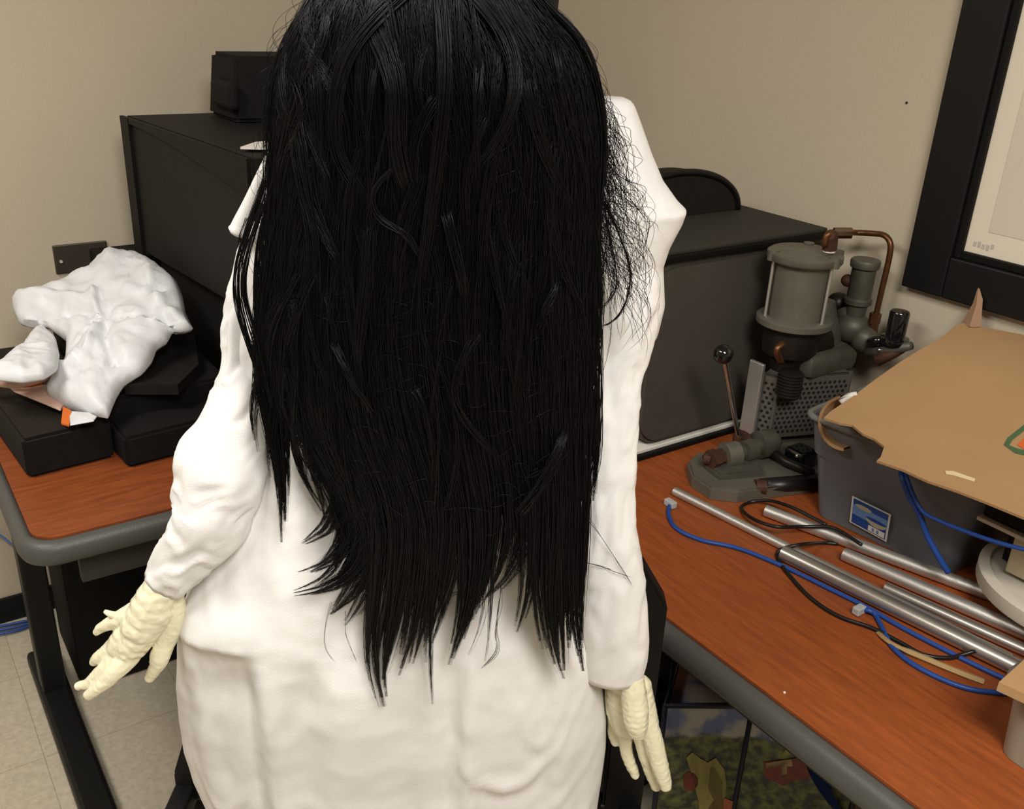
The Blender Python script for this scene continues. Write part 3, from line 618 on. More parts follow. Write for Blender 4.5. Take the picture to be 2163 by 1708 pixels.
# sticker on the long side, follows the flare
def on_tub(x, y):   # outer long face of the tub, leaning outwards by its flare
    n_ = np.array([-math.cos(TH), -math.sin(TH), 0]); p0_ = np.array([1.421, .753, T])-n_*-.135; p0_ = np.array([1.421, .753, T])+n_*.135
    n2 = n_*.185+np.array([0, 0, -1])*.030; n2 /= np.linalg.norm(n2); d = ray(x, y); p_ = CAM+d*(((p0_-CAM)@n2)/(d@n2))
    q_ = p_-np.array([1.421, .753, 0]); c_, s_ = math.cos(-TH), math.sin(-TH); return np.array([q_[0]*c_-q_[1]*s_+1.421, q_[0]*s_+q_[1]*c_+.753, p_[2]])
s0 = on_tub(1803, 1045); s1 = on_tub(1885, 1085); s2 = on_tub(1875, 1143); s3 = on_tub(1797, 1100)
def sq(u, v, off): # u along width, v down
    a_ = s0+(s1-s0)*u; b_ = s3+(s2-s3)*u; return a_+(b_-a_)*v+np.array([-off, 0, 0])
bm = B()
def patch(pts, off, mi): bm.faces.new([bm.verts.new(V(sq(u, v, off))) for u, v in pts]).material_index = mi
def ell(cu, cv, ru, rv, off, mi, a0=0, a1=2*math.pi): patch([(cu+ru*math.cos(a), cv+rv*math.sin(a)) for a in np.linspace(a0, a1, 18)], off, mi)
patch([(0, 0), (1, 0), (1, 1), (0, 1)], .004, 0); patch([(.05, .05), (.95, .05), (.95, .95), (.05, .95)], .0045, 1); patch([(.05, .25), (.95, .25), (.95, .62), (.05, .62)], .0048, 2)
ell(.33, .24, .22, .08, .0051, 3); ell(.68, .50, .27, .20, .0051, 3, 0, math.pi); ell(.68, .48, .27, .06, .0053, 1); patch([(.5, .72), (.93, .72), (.93, .92), (.5, .92)], .0051, 0)
patch([(.60, .76), (.66, .76), (.66, .88), (.60, .88)], .0054, 2); patch([(.72, .76), (.78, .76), (.78, .88), (.72, .88)], .0054, 2)
me = bpy.data.meshes.new('product_sticker'); bm.to_mesh(me); bm.free(); link_mesh('product_sticker', me, ['paper', 'stblue', 'stlight', 'stcream'], tb)
# contents seen through the tub
bm = B(); box(bm, (1.315, .66, T+.006), (1.50, .82, T+.09), .01); tag(obj('parts_box', bm, 'stblue'), 'dark blue box seen blurred inside the frosted tub', 'box')
bm = B(); tube(bm, spline([(1.34, .82, T+.15), (1.36, .70, T+.135), (1.48, .72, T+.13), (1.45, .82, T+.15)], 20), .03, 12); tag(obj('rag_roll', bm, 'rust', None, True), 'rust brown rag roll inside the frosted tub under the cardboard', 'rag')
# curved tan cardboard strip at the tub corner
bm = B(); cc = on(1790, 890, 0, 1.27); pts = []
for i, a in enumerate(np.linspace(math.radians(105), math.radians(262), 16)):
    pts.append(on(1790+62*math.cos(a), 893-60*math.sin(a), 0, 1.235))
th = np.array([.045, .0, .0])
A_ = [bm.verts.new(V(p_)) for p_ in pts]; B_ = [bm.verts.new(V(p_+th)) for p_ in pts]; ins = [p_+(cc-p_)*.10 for p_ in pts]; C_ = [bm.verts.new(V(p_)) for p_ in ins]; D_ = [bm.verts.new(V(p_+th)) for p_ in ins]
for i in range(len(pts)-1):
    for X_, Y_ in ((A_, B_), (C_, A_), (D_, C_), (B_, D_)): bm.faces.new((X_[i], X_[i+1], Y_[i+1], Y_[i]))
tag(obj('cardboard_curl', bm, 'card', None, True, 40), 'curled tan cardboard strip poking out at the tub corner', 'cardboard')
bm = B(); tube(bm, spline([on(1775, 850, 0, 1.25), on(1790, 838, 0, 1.26), on(1810, 834, 0, 1.27)], 8), .006, 8); tag(obj('tape_loop', bm, 'paper', None, True), 'white bit of tape above the curled cardboard strip', 'tape')
# blue cables hanging out of the tub
cable('network_cable', [on(1905, 985, 0, 1.25), on(1905, 1005, 0, 1.215), on(1922, 1050, 0, 1.212), on(1942, 1085, 0, 1.215), on(1958, 1130, 0, 1.225), on(1985, 1180, 0, 1.235), on(2003, 1208, 0, 1.245)], .0046, 'blue', 'dark blue cable dropping down the tub side behind the pipes', 60)
cable('network_cable', [on(1912, 990, 0, 1.25), on(1916, 1010, 0, 1.213), on(1945, 1075, 0, 1.207), on(1985, 1100, 0, 1.207), on(2040, 1122, 0, 1.205), on(2100, 1143, 0, 1.20), on(2163, 1160, 0, 1.20), on(2220, 1175, 0, 1.20)], .003, 'blue', 'thin dark blue cable trailing right from the tub across the spool', 60)
# spool, black case, small labelled box under the cardboard
def spool():
    c = (1.345, .45); t = thing('cable_spool', 'cream round spool lying flat under the cardboard at the right edge', 'spool', (c[0], c[1], T))
    bm = B(); lathe(bm, [(.052, T+.001), (.055, T+.004), (.055, T+.042), (.05, T+.046)], c, 64); obj('drum', bm, 'grayclear', t, True, 40)
    bm = B(); lathe(bm, [(.138, T+.044), (.1395, T+.048), (.1395, T+.066), (.135, T+.069), (.125, T+.070), (.122, T+.064), (.03, T+.064)], c, 72); obj('flange', bm, 'spool', t, True, 40)
spool()
bm = B(); box(bm, (1.256, .20, .886), (1.55, .575, .918), .004); box(bm, (1.30, .20, .8115), (1.54, .55, .886)); o_ = obj('instrument_case', bm, 'blackplastic'); tag(o_, 'black case under the cardboard front edge', 'case')
bm = B(); box(bm, (1.250, .20, .879), (1.55, .578, .885), .001); obj('pale_edge', bm, 'spool', o_)
bm = B(); box(bm, (1.272, .44, .8115), (1.299, .53, .877), .002); tag(obj('component_box', bm, 'stcream'), 'small cream component box under the black case', 'box')

# cardboard sheet
def zc(x, y): # surface height of the sheet
    return .955+(x-1.14)*.20
def cb_pt(px_, py_):
    d = ray(px_, py_); # solve CAM.z+t*dz = .955+(CAM.x+t*dx-1.14)*.2
    t = (CH-.955+1.14*.2)/(d[0]*.2-d[2]); return CAM+d*t
edge = [(1740, 882), (1775, 893), (1800, 897), (1822, 915), (1845, 925), (1868, 942), (1860, 965), (1852, 972), (1905, 990), (1960, 1015), (2020, 1035), (2080, 1058), (2163, 1092), (2300, 1140), (2420, 1180)]
back = [(2480, 790), (2163, 705), (2100, 695), (2060, 688), (2035, 682), (2015, 690), (1985, 715), (1940, 740), (1900, 765), (1850, 800), (1800, 838), (1755, 868)]
P_ = [cb_pt(*e) for e in edge+back]
P_ = [np.array([min(p_[0], 1.605), p_[1], zc(min(p_[0], 1.605), 0)]) for p_ in P_]
bm = B(); slab(bm, P_, (.2, 0, -1), .004); cbd = obj('cardboard_sheet', bm, 'card'); tag(cbd, 'large torn cardboard flap with green and orange logo lying over the tubs', 'cardboard')
for f_ in cbd.data.polygons:
    if abs(f_.normal.z) < .6: f_.material_index = 0
nc = np.array([-.2, 0, 1])/np.linalg.norm([-.2, 0, 1])
def on_card(pxs, off=.0008): return [cb_pt(x, y)+nc*off for x, y in pxs]
bm = B()
def ringpatch(o, i):
    a_ = [bm.verts.new(V(p_)) for p_ in on_card(o)]; b_ = [bm.verts.new(V(p_)) for p_ in on_card(i)]; n = len(a_)
    for k in range(n): bm.faces.new((a_[k], a_[(k+1) % n], b_[(k+1) % n], b_[k]))
oo = [(2120, 940), (2128, 925), (2200, 868), (2215, 868), (2280, 905), (2285, 918), (2230, 965), (2215, 972), (2145, 958)]
ii = [(2132, 941), (2138, 930), (2202, 880), (2212, 880), (2266, 910), (2268, 918), (2226, 955), (2214, 960), (2150, 948)]
ringpatch(oo, ii); me = bpy.data.meshes.new('printed_logo'); bm.to_mesh(me); bm.free(); link_mesh('printed_logo', me, 'green', cbd)
bm = B(); bm.faces.new([bm.verts.new(V(p_)) for p_ in on_card([(2148, 940), (2160, 928), (2200, 915), (2225, 930), (2205, 950), (2165, 950)])]); me = bpy.data.meshes.new('printed_logo'); bm.to_mesh(me); bm.free(); link_mesh('printed_logo', me, 'logored', cbd)
bm = B(); slab(bm, on_card([(1996, 995), (2014, 996), (2060, 1012), (2058, 1018), (2012, 1004), (1998, 1002)], .0004), nc, .0008); obj('tape_piece', bm, 'tape', cbd)
# brown paper spike
bm = B(); c_ = on(2052, 690, 0, 1.585); tip = on(2067, 602, 0, 1.60); k0 = [on(2032, 682, 0, 1.585), on(2048, 690, 0, 1.572), on(2072, 690, 0, 1.585), on(2060, 684, 0, 1.60)]; mid = [on(2055, 640, 0, 1.592), on(2062, 645, 0, 1.585), on(2076, 632, 0, 1.592), on(2068, 632, 0, 1.60)]
a_ = [bm.verts.new(V(p_)) for p_ in k0]; b_ = [bm.verts.new(V(p_)) for p_ in mid]; tpv = bm.verts.new(V(tip)); bm.faces.new(a_)
for k in range(4): bm.faces.new((a_[k], a_[(k+1) % 4], b_[(k+1) % 4], b_[k])); bm.faces.new((b_[k], b_[(k+1) % 4], tpv))
tag(obj('paper_twist', bm, 'brownpaper'), 'pointed twist of brown paper standing up behind the cardboard', 'paper')
# second tub at the right edge
q0 = on(2125, 1595, 2, T)
TUBMAT = 'tubclear'
tb2 = tub('storage_tub', 'small clear plastic bin cut off at the lower right edge', 'tub', q0[0]-.004, q0[0]+.235, q0[1]-.36, q0[1]+.012, .105, .006, .009, False)
bm = B(); box(bm, (q0[0]+.02, q0[1]-.33, T+.004), (q0[0]+.215, q0[1]-.03, T+.06), .01); tag(obj('filler_block', bm, 'card'), 'tan filling inside the clear bin at the lower right', 'box')
bm = B(); P_ = [on(2110, 1440, 2, .862), on(2168, 1388, 2, .862), on(2300, 1440, 2, .862), on(2240, 1500, 2, .862)]; slab(bm, P_, (0, 0, -1), .012); tag(obj('carton_flap', bm, 'card'), 'folded cardboard carton flap resting on the small clear bin', 'cardboard')

# ------------------------------------------------------------------ shopping bag under the right table
def shopping_bag():
    fp = [(1.019, .906), (1.153, .823), (1.265, .655), (1.40, .78), (1.17, 1.02)]; h = .40
    t = thing('shopping_bag', 'reusable shopping bag printed with vegetables and sky under the right table', 'bag', (1.18, .83, 0))
    bot = [(x_+(1.19-x_)*.06, y_+(.84-y_)*.06) for x_, y_ in fp]
    bm = B(); n = 5
    def ring(pts, z): return [bm.verts.new((p_[0], p_[1], z)) for p_ in pts]
    lv = [.003, .1, .2, .3, h]; rg = [ring([(a[0]+(b[0]-a[0])*z/h, a[1]+(b[1]-a[1])*z/h) for a, b in zip(bot, fp)], z) for z in lv]
    for A_, B_ in zip(rg, rg[1:]):
        for k in range(n): bm.faces.new((A_[k], A_[(k+1) % n], B_[(k+1) % n], B_[k]))
    bm.faces.new(rg[0][::-1]); bm.faces.new(ring([(x_+(1.19-x_)*.02, y_+(.84-y_)*.02) for x_, y_ in fp], h-.03))
    obj('printed_shell', bm, 'print', t)
    bm = B(); tube(bm, [(p_[0], p_[1], h) for p_ in fp], .006, 8, closed=True); obj('top_binding', bm, 'piping', t, True)
    for k in (0, 1, 2):
        bm = B(); tube(bm, [(bot[k][0], bot[k][1], .004), (fp[k][0], fp[k][1], h)], .005, 8); obj('edge_piping', bm, 'piping', t, True)
    P1, P2, P3 = [np.array([*p_, h]) for p_ in fp[:3]]; b1_, b2_, b3_ = [np.array([*p_, 0.0]) for p_ in bot[:3]]
    def facept(a, b, c, d, x, y):   # intersect a pixel with the plane of a panel, slightly in front
        n_ = np.cross(b-a, c-a); n_ /= np.linalg.norm(n_); n_ = n_ if n_@(CAM-a) > 0 else -n_
        r0 = ray(x, y); s = ((a+n_*.0018-CAM)@n_)/(r0@n_); return CAM+r0*s
    def dec(nm, pts, m_, pan=0):
        a, b, c = (P1, P2, b1_) if pan == 0 else (P2, P3, b2_)
        bm = B(); bm.faces.new([bm.verts.new(V(facept(a, b, c, None, x, y))) for x, y in pts]); me = bpy.data.meshes.new(nm); bm.to_mesh(me); bm.free(); link_mesh(nm, me, m_, t)
    dec('printed_celery', [(1450, 1600), (1462, 1588), (1480, 1602), (1495, 1610), (1512, 1600), (1530, 1625), (1535, 1660), (1528, 1700), (1525, 1760), (1480, 1760), (1475, 1690), (1462, 1640)], 'celery')
    dec('printed_stalk', [(1500, 1620), (1508, 1618), (1526, 1650), (1526, 1690), (1508, 1690), (1495, 1665)], 'pale')
    dec('printed_tomato', [(1445, 1655+0)]+[(1458+17*math.cos(a), 1650+20*math.sin(a)) for a in np.linspace(-2.6, 2.6, 14)], 'tomato')
    dec('printed_salmon', [(1492, 1712), (1505, 1692), (1528, 1684), (1548, 1692), (1562, 1712), (1560, 1760), (1490, 1760)], 'salmon')
    dec('printed_leaf', [(1572, 1655), (1600, 1640), (1606, 1690), (1600, 1750), (1560, 1740), (1575, 1700)], 'celery')
    dec('printed_barn', [(1612, 1610), (1690, 1600), (1716, 1590), (1722, 1640), (1672, 1650), (1655, 1660), (1615, 1640)], 'tomato', 1)
    dec('printed_post', [(1650, 1595), (1678, 1560), (1690, 1572), (1668, 1594)], 'celery', 1)
    dec('printed_fence', [(1618, 1612), (1672, 1603), (1674, 1618), (1662, 1618), (1662, 1634), (1650, 1636), (1650, 1618), (1618, 1624)], 'pale', 1)
    # hanging strap
    sp_ = [facept(P2, P3, b2_, None, x, y) for x, y in ((1690, 1545), (1712, 1590), (1732, 1640), (1762, 1692), (1790, 1730))]
    n_ = np.cross(P3-P2, [0, 0, 1]); n_ /= np.linalg.norm(n_); n_ = n_ if n_@(CAM-P2) > 0 else -n_
    bm = B(); S = spline(sp_, 20); w_ = [.006+.010*math.sin(math.pi*i/19) for i in range(20)]; u_ = (P3-P2)/np.linalg.norm(P3-P2)
    lo = [bm.verts.new(V(S[i]+n_*.006-u_*w_[i])) for i in range(20)]; hi = [bm.verts.new(V(S[i]+n_*.012+u_*w_[i])) for i in range(20)]
    for i in range(19): bm.faces.new((lo[i], lo[i+1], hi[i+1], hi[i]))
    bmesh.ops.solidify(bm, geom=list(bm.faces), thickness=.002); obj('carry_strap', bm, 'strap', t, True)
shopping_bag()
# wire crate behind the bag
def crate():
    t = thing('wire_crate', 'dark open crate on the floor behind the printed shopping bag', 'crate', (1.05, 1.12, 0)); bm = B()
    x0, x1, y0, y1, h = .97, 1.35, 1.06, 1.26, .36
    box(bm, (x0, y0, .002), (x1, y1, .012)); obj('crate_floor', bm, 'crate', t)
    bm = B(); box(bm, (x0+.01, y0+.01, .012), (x1-.01, y1-.01, .28), .01); obj('folded_fabric', bm, 'brownblack', t)
    for (ax_, ay_, bx_, by_) in ((x0, y0, x1, y0), (x1, y0, x1, y1), (x1, y1, x0, y1), (x0, y1, x0, y0)):
        bm = B(); a_, b_ = np.array([ax_, ay_, 0.]), np.array([bx_, by_, 0.])
        for z_ in (.12, .24, h): tube(bm, [a_+[0, 0, z_], b_+[0, 0, z_]], .004, 6)
        for s_ in np.linspace(0, 1, 6): c_ = a_+(b_-a_)*s_; tube(bm, [c_+[0, 0, .008], c_+[0, 0, h]], .004, 6)
        obj('wire_side', bm, 'piping', t, True)
crate()

# ------------------------------------------------------------------ chair behind the figure
def L3(a, d, z): return np.array([*(FH*d+RH*a)[:2], z])      # a to the right of the view, d away from the camera
def chair():
    t = thing('armchair', 'black armchair standing behind the gowned figure', 'chair', tuple(L3(-.1, 1.2, 0)))
    def lbox(nm, a0, a1, d0, d1, z0, z1, bev, m_, taper=0):
        bm = B(); box(bm, (a0, d0, z0), (a1, d1, z1), bev, 3)
        for v in bm.verts: q_ = L3(v.co.x, v.co.y, v.co.z); v.co = V(q_)
        obj(nm, bm, m_, t, True, 40)
    lbox('seat', -.36, .16, .90, 1.09, .40, .47, .02, 'blackmatte')
    lbox('backrest', -.36, .16, 1.055, 1.09, .47, .86, .015, 'blackmatte')
    for s, a0, a1 in ((-1, -.475, -.445), (1, .188, .222)):
        bm = B(); z_ = .46 if s < 0 else .80; ai, ao = (a1, a0) if s < 0 else (a0-.025, a1)
        slab(bm, [L3(ai, 1.06, .40), L3(ao, 1.06, .40), L3(ao, 1.06, z_), L3(ai+(ao-ai)*.35, 1.06, z_+.062), L3(ai, 1.06, z_+.062)], FH, .035); bmesh.ops.bevel(bm, geom=list(bm.edges), offset=.004, segments=2, affect='EDGES'); obj('arm_panel', bm, 'tvside' if s < 0 else 'blackplastic', t)
        for d_ in (.98, 1.078): lbox('leg', a0, a1, d_-.018, d_+.018, .003, .41, .004, 'blackmetal' if s > 0 else 'tvside')
        lbox('seat_rail', a0, a1, .97, 1.09, .405, .44, .004, 'blackmetal')
    lbox('side_rail', -.45, .19, 1.06, 1.09, .41, .44, .005, 'blackmetal')
chair()

# ------------------------------------------------------------------ figure
root = thing('costumed_figure', 'figure in white gown and latex gloves with long black hair covering its face', 'mannequin', tuple(L3(-.09, .97, 0)))
def smoothstep(a, b, x): t = np.clip((x-a)/(b-a), 0, 1); return t*t*(3-2*t)
KEY = np.array([ # y, left, right, front distance, depth
 (206, 830, 1318, 1.005, .035), (210, 790, 1330, 1.0, .045), (222, 740, 1340, .99, .055), (260, 660, 1354, .98, .065), (320, 592, 1375, .965, .07), (380, 570, 1400, .955, .07), (425, 560, 1432, .95, .065), (443, 556, 1450, .947, .06), (470, 530, 1440, .945, .065), (520, 506, 1413, .942, .07), (560, 498, 1400, .94, .075),
 (640, 478, 1403, .93, .08), (700, 482, 1388, .922, .085), (760, 492, 1345, .915, .09), (850, 520, 1285, .905, .09), (950, 520, 1262, .893, .09), (1050, 480, 1248, .882, .09), (1150, 440, 1245, .869, .09), (1230, 405, 1248, .860, .09), (1275, 390, 1252, .856, .09), (1300, 386, 1254, .854, .09),
 (1350, 380, 1260, .852, .09), (1430, 378, 1270, .853, .095), (1500, 384, 1280, .858, .10), (1560, 394, 1279, .868, .10), (1620, 412, 1271, .873, .10), (1680, 438, 1262, .878, .10), (1760, 478, 1252, .885, .10), (2000, 540, 1240, .90, .10), (2300, 560, 1235, .92, .10)], float)
def keyat(y): return [np.interp(y, KEY[:, 0], KEY[:, i]) for i in range(1, 5)]
def gauss(x, c, w): return math.exp(-((x-c)/w)**2)
def folds(x, y):
    """cloth relief in metres toward the camera at pixel x,y of the gown front"""
    h = 0
    # long vertical pleats on the skirt
    env = float(smoothstep(1280, 1400, y))
    h += env*(.020*float(smoothstep(545, 600, x-(y-1300)*.13))-.020+.007*gauss(x, 590+(y-1300)*.13, 24)-.006*gauss(x, 548+(y-1300)*.13, 16)+.009*gauss(x, 770, 60)-.008*gauss(x, 690, 34)-.006*gauss(x, 880, 40))
    h += env*(.009*gauss(x, 1003, 20)-.008*gauss(x, 968, 20)+.004*gauss(x, 1190+(y-1400)*-.05, 30)-.004*gauss(x, 1150, 20)+.005*gauss(x, 440+(y-1400)*.25, 25))
    h += .012*float(smoothstep(1308, 1284, y) if False else 1-smoothstep(1278, 1306, y))*float(smoothstep(1180, 1260, y))*(1-float(smoothstep(520, 620, x)))
    # draped V folds low on the front
    for cx, cy, w_, dep in ((1075, 1545, 110, .006), (1060, 1640, 150, .004), (1140, 1475, 50, .004), (1150, 1700, 100, .004), (500, 1640, 60, .004), (760, 1640, 90, .002)):
        h += dep*1.0*(gauss(y, cy+((x-cx)/w_)**2*-75, 13)-.7*gauss(y, cy+26+((x-cx)/w_)**2*-75, 15))*gauss(x, cx, w_)
    # shoulder creases on the right
    h += .007*gauss(y, 760-(x-1280)*.95, 16)*gauss(x, 1310, 80)+.004*gauss(y, 660-(x-1280)*.7, 14)*gauss(x, 1340, 60)
    q_ = Vector((x*.006, y*.0045, 2.3)); h += .0065*noise.noise(q_)+.0035*(1-2*abs(noise.noise(Vector((x*.013, y*.007, 7.1)))))
    h += .0018*(1-2*abs(noise.noise(Vector((x*.035, y*.022, 1.7)))))
    return h
def gown_body():
    ys = np.concatenate([np.linspace(206, 500, 46), np.linspace(508, 1260, 90), np.linspace(1266, 2300, 120)]); NC = 180; bm = B(); rings = []
    for y in ys:
        Lx, Rx, Df, dp = keyat(y); Dc = Df+dp; a = G(Lx, y, Dc); b = G(Rx, y, Dc); ring = []
        for k in range(NC):
            ph = 2*math.pi*k/NC; c_ = math.cos(ph); s_ = math.sin(ph)
            cc_ = math.copysign(abs(c_)**.85, c_); ss_ = math.copysign(abs(s_)**.75, s_)
            p_ = a+(b-a)*(.5+.5*cc_); off = dp*ss_ if s_ > 0 else dp*.8*ss_
            x_ = Lx+(Rx-Lx)*(.5+.5*cc_)
            if s_ > 0: off += folds(x_, y)*min(1, s_*2.2)
            else: off -= .004*noise.noise(Vector((x_*.01, y*.006, 11)))
            ring.append(bm.verts.new(V(p_-FH*off)))
        rings.append(ring)
    for A_, B_ in zip(rings, rings[1:]):
        for k in range(NC): bm.faces.new((A_[k], A_[(k+1) % NC], B_[(k+1) % NC], B_[k]))
    top = bm.verts.new(V(sum((np.array(v.co) for v in rings[0]), np.zeros(3))/NC))
    for k in range(NC): bm.faces.new((rings[0][(k+1) % NC], rings[0][k], top))
    return bm
gown = obj('gown', gown_body(), 'cloth', root, True)
def sleeve(keys, seed, flat=.72, amp=.006, n=90):
    K = np.array(keys, float); K = np.insert(K, 0, K[0], 0) if False else K
    S = spline(K, n); bm = B(); NC = 56; rings = []
    C = np.array([G(s[0], s[1], s[3]) for s in S]); 
    for i, s in enumerate(S):
        t = C[min(i+1, n-1)]-C[max(i-1, 0)]; t /= np.linalg.norm(t); e = np.cross(t, FH); e /= np.linalg.norm(e); r = s[2]*px2m(C[i]); ring = []
        for k in range(NC):
            ph = 2*math.pi*k/NC; d = e*math.cos(ph)+(-FH)*math.sin(ph)*flat
            q_ = Vector((math.cos(ph)*1.3+seed, math.sin(ph)*1.3, i*.085)); w = noise.noise(q_*1.4); h = amp*(noise.noise(q_)+.9*(1-2.2*abs(noise.noise(Vector((q_.x*.9, q_.y*.9, q_.z*1.9+math.cos(ph)*.8+w))))))
            h *= 1-.6*float(smoothstep(n*.93, n, i)) 
            ring.append(bm.verts.new(V(C[i]+d*(r+h*(.45+.55*abs(math.sin(ph)))))))
        rings.append(ring)
    # hem folds inward
    last = rings[-1]; cen = sum((np.array(v.co) for v in last), np.zeros(3))/NC
    rings.append([bm.verts.new(V(np.array(v.co)+(cen-np.array(v.co))*.08)) for v in last])
    tb_ = C[-1]-C[-4]; tb_ /= np.linalg.norm(tb_)
    rings.append([bm.verts.new(V(np.array(v.co)+(cen-np.array(v.co))*.10-tb_*.04)) for v in last])
    for A_, B_ in zip(rings, rings[1:]):
        for k in range(NC): bm.faces.new((A_[k], A_[(k+1) % NC], B_[(k+1) % NC], B_[k]))
    bm.faces.new(rings[0])
    return bm
obj('sleeve', sleeve([(1335, 560, 45, .985), (1335, 640, 56, .975), (1325, 720, 55, .965), (1303, 810, 48, .95), (1299, 900, 47, .938), (1295, 1000, 47, .925), (1290, 1100, 52, .915), (1292, 1200, 64, .91), (1296, 1300, 67, .908), (1300, 1370, 66, .908), (1298, 1428, 60, .908)], 1.0, amp=.0045), 'cloth', gown, True)
obj('sleeve', sleeve([(545, 540, 36, .995), (528, 640, 48, .98), (522, 740, 48, .965), (512, 820, 54, .95), (494, 900, 76, .935), (470, 975, 94, .92), (457, 1040, 90, .91), (446, 1090, 80, .90), (418, 1140, 66, .895), (380, 1188, 55, .895), (349, 1232, 48, .895)], 5.0, .75, .0065), 'cloth', gown, True)
# drape that swings from the left elbow across the lap
def drape():
    bm = B(); top = spline([(470, 980, 0, 0), (520, 1040, 0, 0), (560, 1100, 0, 0), (640, 1150, 0, 0)], 20)
    return None
# rolled shoulder edge on the left
bm = B(); S = spline([G(585, 315, .965), G(562, 360, .96), (G(533, 425, .96)), G(510, 472, .96), G(500, 495, .96)], 24); tube(bm, S, [.0065+.003*i/23 for i in range(22)]+[.0105, .007], 14)
obj('rolled_collar', bm, 'cloth', gown, True)

# body under the clothes: one continuous mesh
def gp(x, y, D, r): return (*G(x, y, D), r)
hd = .905
body = fus([[gp(930, 20, hd, .078), gp(925, 70, hd-.01, .080), gp(922, 130, hd-.015, .070), gp(920, 185, hd-.02, .045)],      # skull to chin
            [gp(950, -60, hd+.02, .075), gp(950, 20, hd+.03, .08)],
            [gp(915, 110, hd-.088, .011), gp(915, 130, hd-.090, .014)],                                                       # nose
            [gp(897, 168, hd-.060, .008), gp(935, 168, hd-.060, .008)],                                                       # mouth
            [gp(730, 80, hd+.01, .010), gp(733, 115, hd+.01, .012), gp(742, 140, hd+.005, .008)],
            [gp(1112, 85, hd+.01, .010), gp(1110, 120, hd+.01, .012), gp(1102, 145, hd+.005, .008)],                          # ears
            [gp(930, 150, .96, .05), gp(930, 260, 1.02, .045), gp(930, 330, 1.03, .06)],
            [gp(700, 400, 1.03, .03), gp(930, 380, 1.03, .055), gp(1170, 380, 1.03, .03)],
            [gp(900, 420, 1.02, .065), gp(900, 700, 1.0, .07), gp(880, 1000, .975, .06), gp(860, 1250, .955, .055)],
            [gp(1230, 440, 1.03, .018), gp(1325, 620, .985, .014), gp(1302, 1000, .94, .013), gp(1298, 1330, .915, .013), gp(1300, 1425, .912, .013)],
            [gp(620, 440, 1.03, .018), gp(545, 600, 1.0, .012), gp(520, 740, .967, .012), gp(470, 980, .92, .014), gp(400, 1150, .895, .014), gp(348, 1235, .895, .014)]], .005, 5)
link_mesh('body', body, 'skin', root, True)

def crink(a, s, seed):
    def fn(co):
        q_ = Vector(co)*s+Vector((seed, 0, 0)); return a*(noise.noise(q_)*.6+(1-2.2*abs(noise.noise(q_*1.9)))*.6)
    return fn
def glove(chains, seed):
    ch = [[(*G(x, y, D), r*px2m(G(x, y, D))) for x, y, r, D in c] for c in chains]
    return fus(ch, .0014, 3, crink(.0010, 55, seed))
DL = .895
left = [[(352, 1228, 36, DL), (325, 1270, 43, DL-.004), (300, 1320, 44, DL-.008)], [(375, 1245, 20, DL+.01), (330, 1300, 30, DL)],
        [(330, 1290, 38, DL-.006), (288, 1350, 36, DL-.01), (268, 1385, 26, DL-.012)], [(300, 1320, 30, DL-.004), (265, 1345, 28, DL-.006), (250, 1365, 24, DL-.008)],
        [(290, 1290, 24, DL), (245, 1310, 17, DL), (215, 1325, 12, DL+.002), (205, 1333, 9, DL+.004)],                     # little finger
        [(262, 1335, 20, DL), (232, 1370, 16, DL-.002), (208, 1388, 13, DL-.002), (197, 1398, 9, DL)],                    # ring
        [(262, 1365, 20, DL-.006), (222, 1410, 16, DL-.012), (190, 1440, 12, DL-.014), (166, 1448, 9.5, DL-.012)],          # middle
        [(275, 1385, 22, DL-.014), (245, 1415, 21, DL-.022), (215, 1445, 16, DL-.026), (188, 1466, 12, DL-.026)],          # index
        [(368, 1262, 22, DL+.004), (367, 1310, 25, DL+.004), (350, 1355, 21, DL), (338, 1385, 21, DL-.006), (332, 1405, 16, DL-.006), (316, 1430, 11, DL-.004)]]
lg = link_mesh('latex_glove', glove(left, 3), 'latex', root, True)
# cuff frill bits
bm = B(); a_ = G(232, 1300, DL-.002); tube(bm, spline([G(248, 1302, DL), G(232, 1296, DL-.004), G(220, 1290, DL-.004)], 8), [.006, .006, .005, .0045, .004, .0035, .003, .002], 8); obj('glove_fold', bm, 'latex', lg, True)
DR = .93
right = [[(1322, 1420, 38, DR), (1318, 1470, 38, DR), (1330, 1520, 40, DR)], [(1300, 1440, 24, DR+.008), (1305, 1500, 26, DR+.006), (1318, 1535, 24, DR)],
         [(1350, 1450, 28, DR), (1362, 1500, 26, DR-.004), (1368, 1530, 26, DR-.006)],
         [(1335, 1435, 26, DR-.030), (1340, 1475, 29, DR-.036), (1344, 1520, 27, DR-.040), (1347, 1543, 20, DR-.038)],     # thumb
         [(1368, 1520, 22, DR-.008), (1384, 1580, 21, DR-.014), (1398, 1630, 18, DR-.018), (1406, 1657, 14, DR-.018)],     # index
         [(1350, 1530, 20, DR), (1364, 1590, 17, DR), (1380, 1640, 15, DR), (1386, 1660, 12, DR)],                          # middle
         [(1322, 1530, 18, DR+.008), (1322, 1580, 14, DR+.010), (1334, 1618, 12, DR+.010), (1342, 1636, 9.5, DR+.010)],       # ring
         [(1298, 1505, 15, DR+.014), (1294, 1545, 11, DR+.016), (1300, 1568, 9, DR+.016)]]
link_mesh('latex_glove', glove(right, 8), 'latex', root, True)

